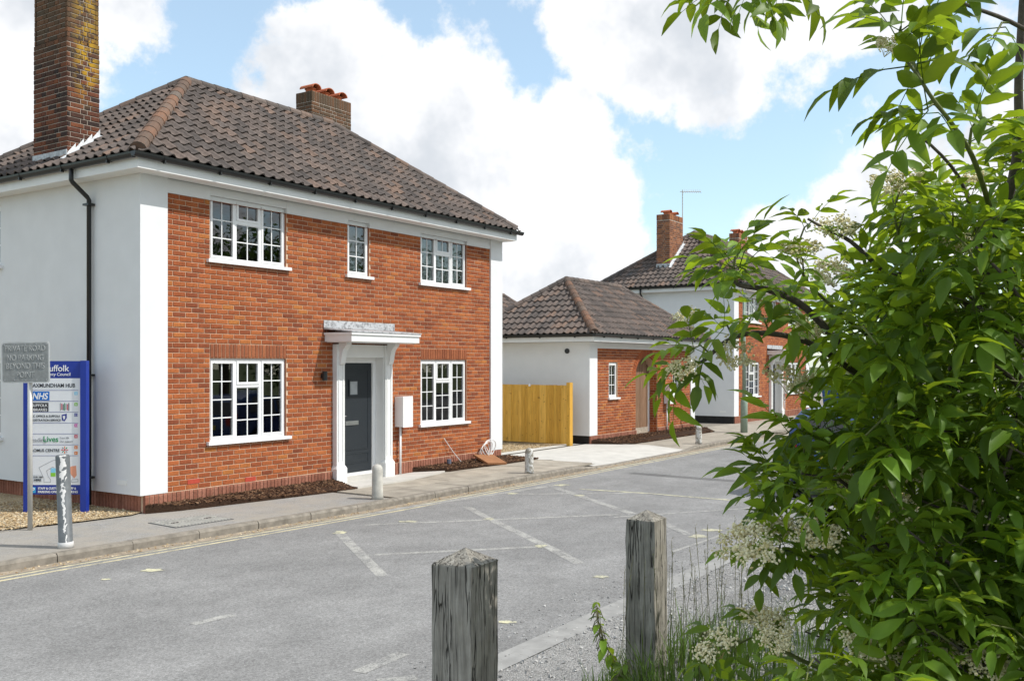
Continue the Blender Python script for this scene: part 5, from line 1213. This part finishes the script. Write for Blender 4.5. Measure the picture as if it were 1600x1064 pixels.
for k in range(1700):
    px = r_.choice((r_.gauss(1090, 75), r_.uniform(1000, 1300), r_.gauss(980, 30))); Z = r_.uniform(3.6, 5.2); p = at(px, 900, Z); p.z = bank(p.x, p.y)
    h = r_.uniform(.08, .34)*(1 if px > 1000 else .6); a = r_.uniform(0, 6.3); d = Vector((math.cos(a), math.sin(a), 0)); s_ = d.cross(UP)*r_.uniform(.002, .0045); b = r_.uniform(.1, .7)
    pts = [p, p+UP*h*.5+d*h*b*.25, p+UP*h*.92+d*h*b]
    gr.add([pts[0]-s_, pts[0]+s_, pts[1]+s_*.8, pts[1]-s_*.8, pts[2]], [(0, 1, 2, 3), (3, 2, 4)], None, .01+.98*r_.random())
for k in range(42):
    px = r_.choice((r_.gauss(1100, 60), r_.uniform(1040, 1200))); Z = r_.uniform(3.8, 5.0); p = at(px, 900, Z); p.z = bank(p.x, p.y); h = r_.uniform(.3, .75); d = Vector((r_.uniform(-.12, .12), r_.uniform(-.12, .12), 1)); e = p+d*h
    st_.tube([p, p+d*h*.5, e], .0012, 4, .2, False)
    for j in range(12): c = p.lerp(e, r_.uniform(.78, 1.02)); q = Vector((r_.uniform(-1, 1), r_.uniform(-1, 1), 1.2))*.012; w_ = Vector((.0016, .0016, 0)); st_.add([c, c+q*.5+w_, c+q, c+q*.5-w_], [(0, 1, 2, 3)], None, .01+.98*r_.random())
tag(gr.build('grass', m_grass, kind='stuff'), 'rough green grass round the second timber post', 'grass'); tag(st_.build('grass_stems', m_straw, kind='stuff'), 'tall dry seeding grass stems against the grit', 'grass')
# hedgerow trees across the road (mirrored in the window panes)
def tree(loc, h, rad, seed, label):
    r_ = random.Random(seed); t = thing('hedgerow_tree', label, 'tree', loc, group='hedgerow trees across the road'); w_ = MB(); w_.tube([(0, 0, -.3), (.05, .1, h*.25), (.1, 0, h*.55), (0, 0, h*.85)], [.2, .16, .1, .03], 8); lf = MB(); cl = []
    for k in range(26):
        a, e = r_.uniform(0, 6.3), r_.uniform(-.5, 1); c = Vector((math.cos(a)*rad*.75*r_.random()**.4, math.sin(a)*rad*.75*r_.random()**.4, h*.55+e*h*.36)); cl.append(c); w_.tube([(0, 0, h*r_.uniform(.25, .6)), c*.6+Vector((0, 0, h*.2)), c], [.06, .035, .012], 5)
    for k in range(5200):
        c = r_.choice(cl)+Vector((r_.gauss(0, 1), r_.gauss(0, 1), r_.gauss(0, .8)))*rad*.27; s_ = r_.uniform(.06, .12); M = Matrix.Translation(c) @ Euler((r_.uniform(-1, 1), r_.uniform(-1, 1), r_.uniform(0, 6.3))).to_matrix().to_4x4()
        lf.add([(0, -s_*1.4, 0), (s_*.6, 0, s_*.15), (0, s_*1.4, 0), (-s_*.6, 0, s_*.15)], [(0, 1, 2, 3)], M, .01+.98*r_.random())
    w_.build('trunk', m_bark, t, smooth=True); lf.build('crown', m_leaf2, t, kind='stuff')
for i, (x_, y_, h, rad) in enumerate(((9.5, -15.5, 6.2, 2.4), (14.0, -15.0, 7.2, 2.7), (19, -16, 6.4, 2.6), (24.5, -15.5, 7.6, 3.0), (31, -16, 7.0, 2.8))):
    tree((x_, y_, -.1), h, rad, 40+i, ('first', 'second', 'third', 'fourth', 'last')[i]+' hedgerow tree along the road beyond the right edge')
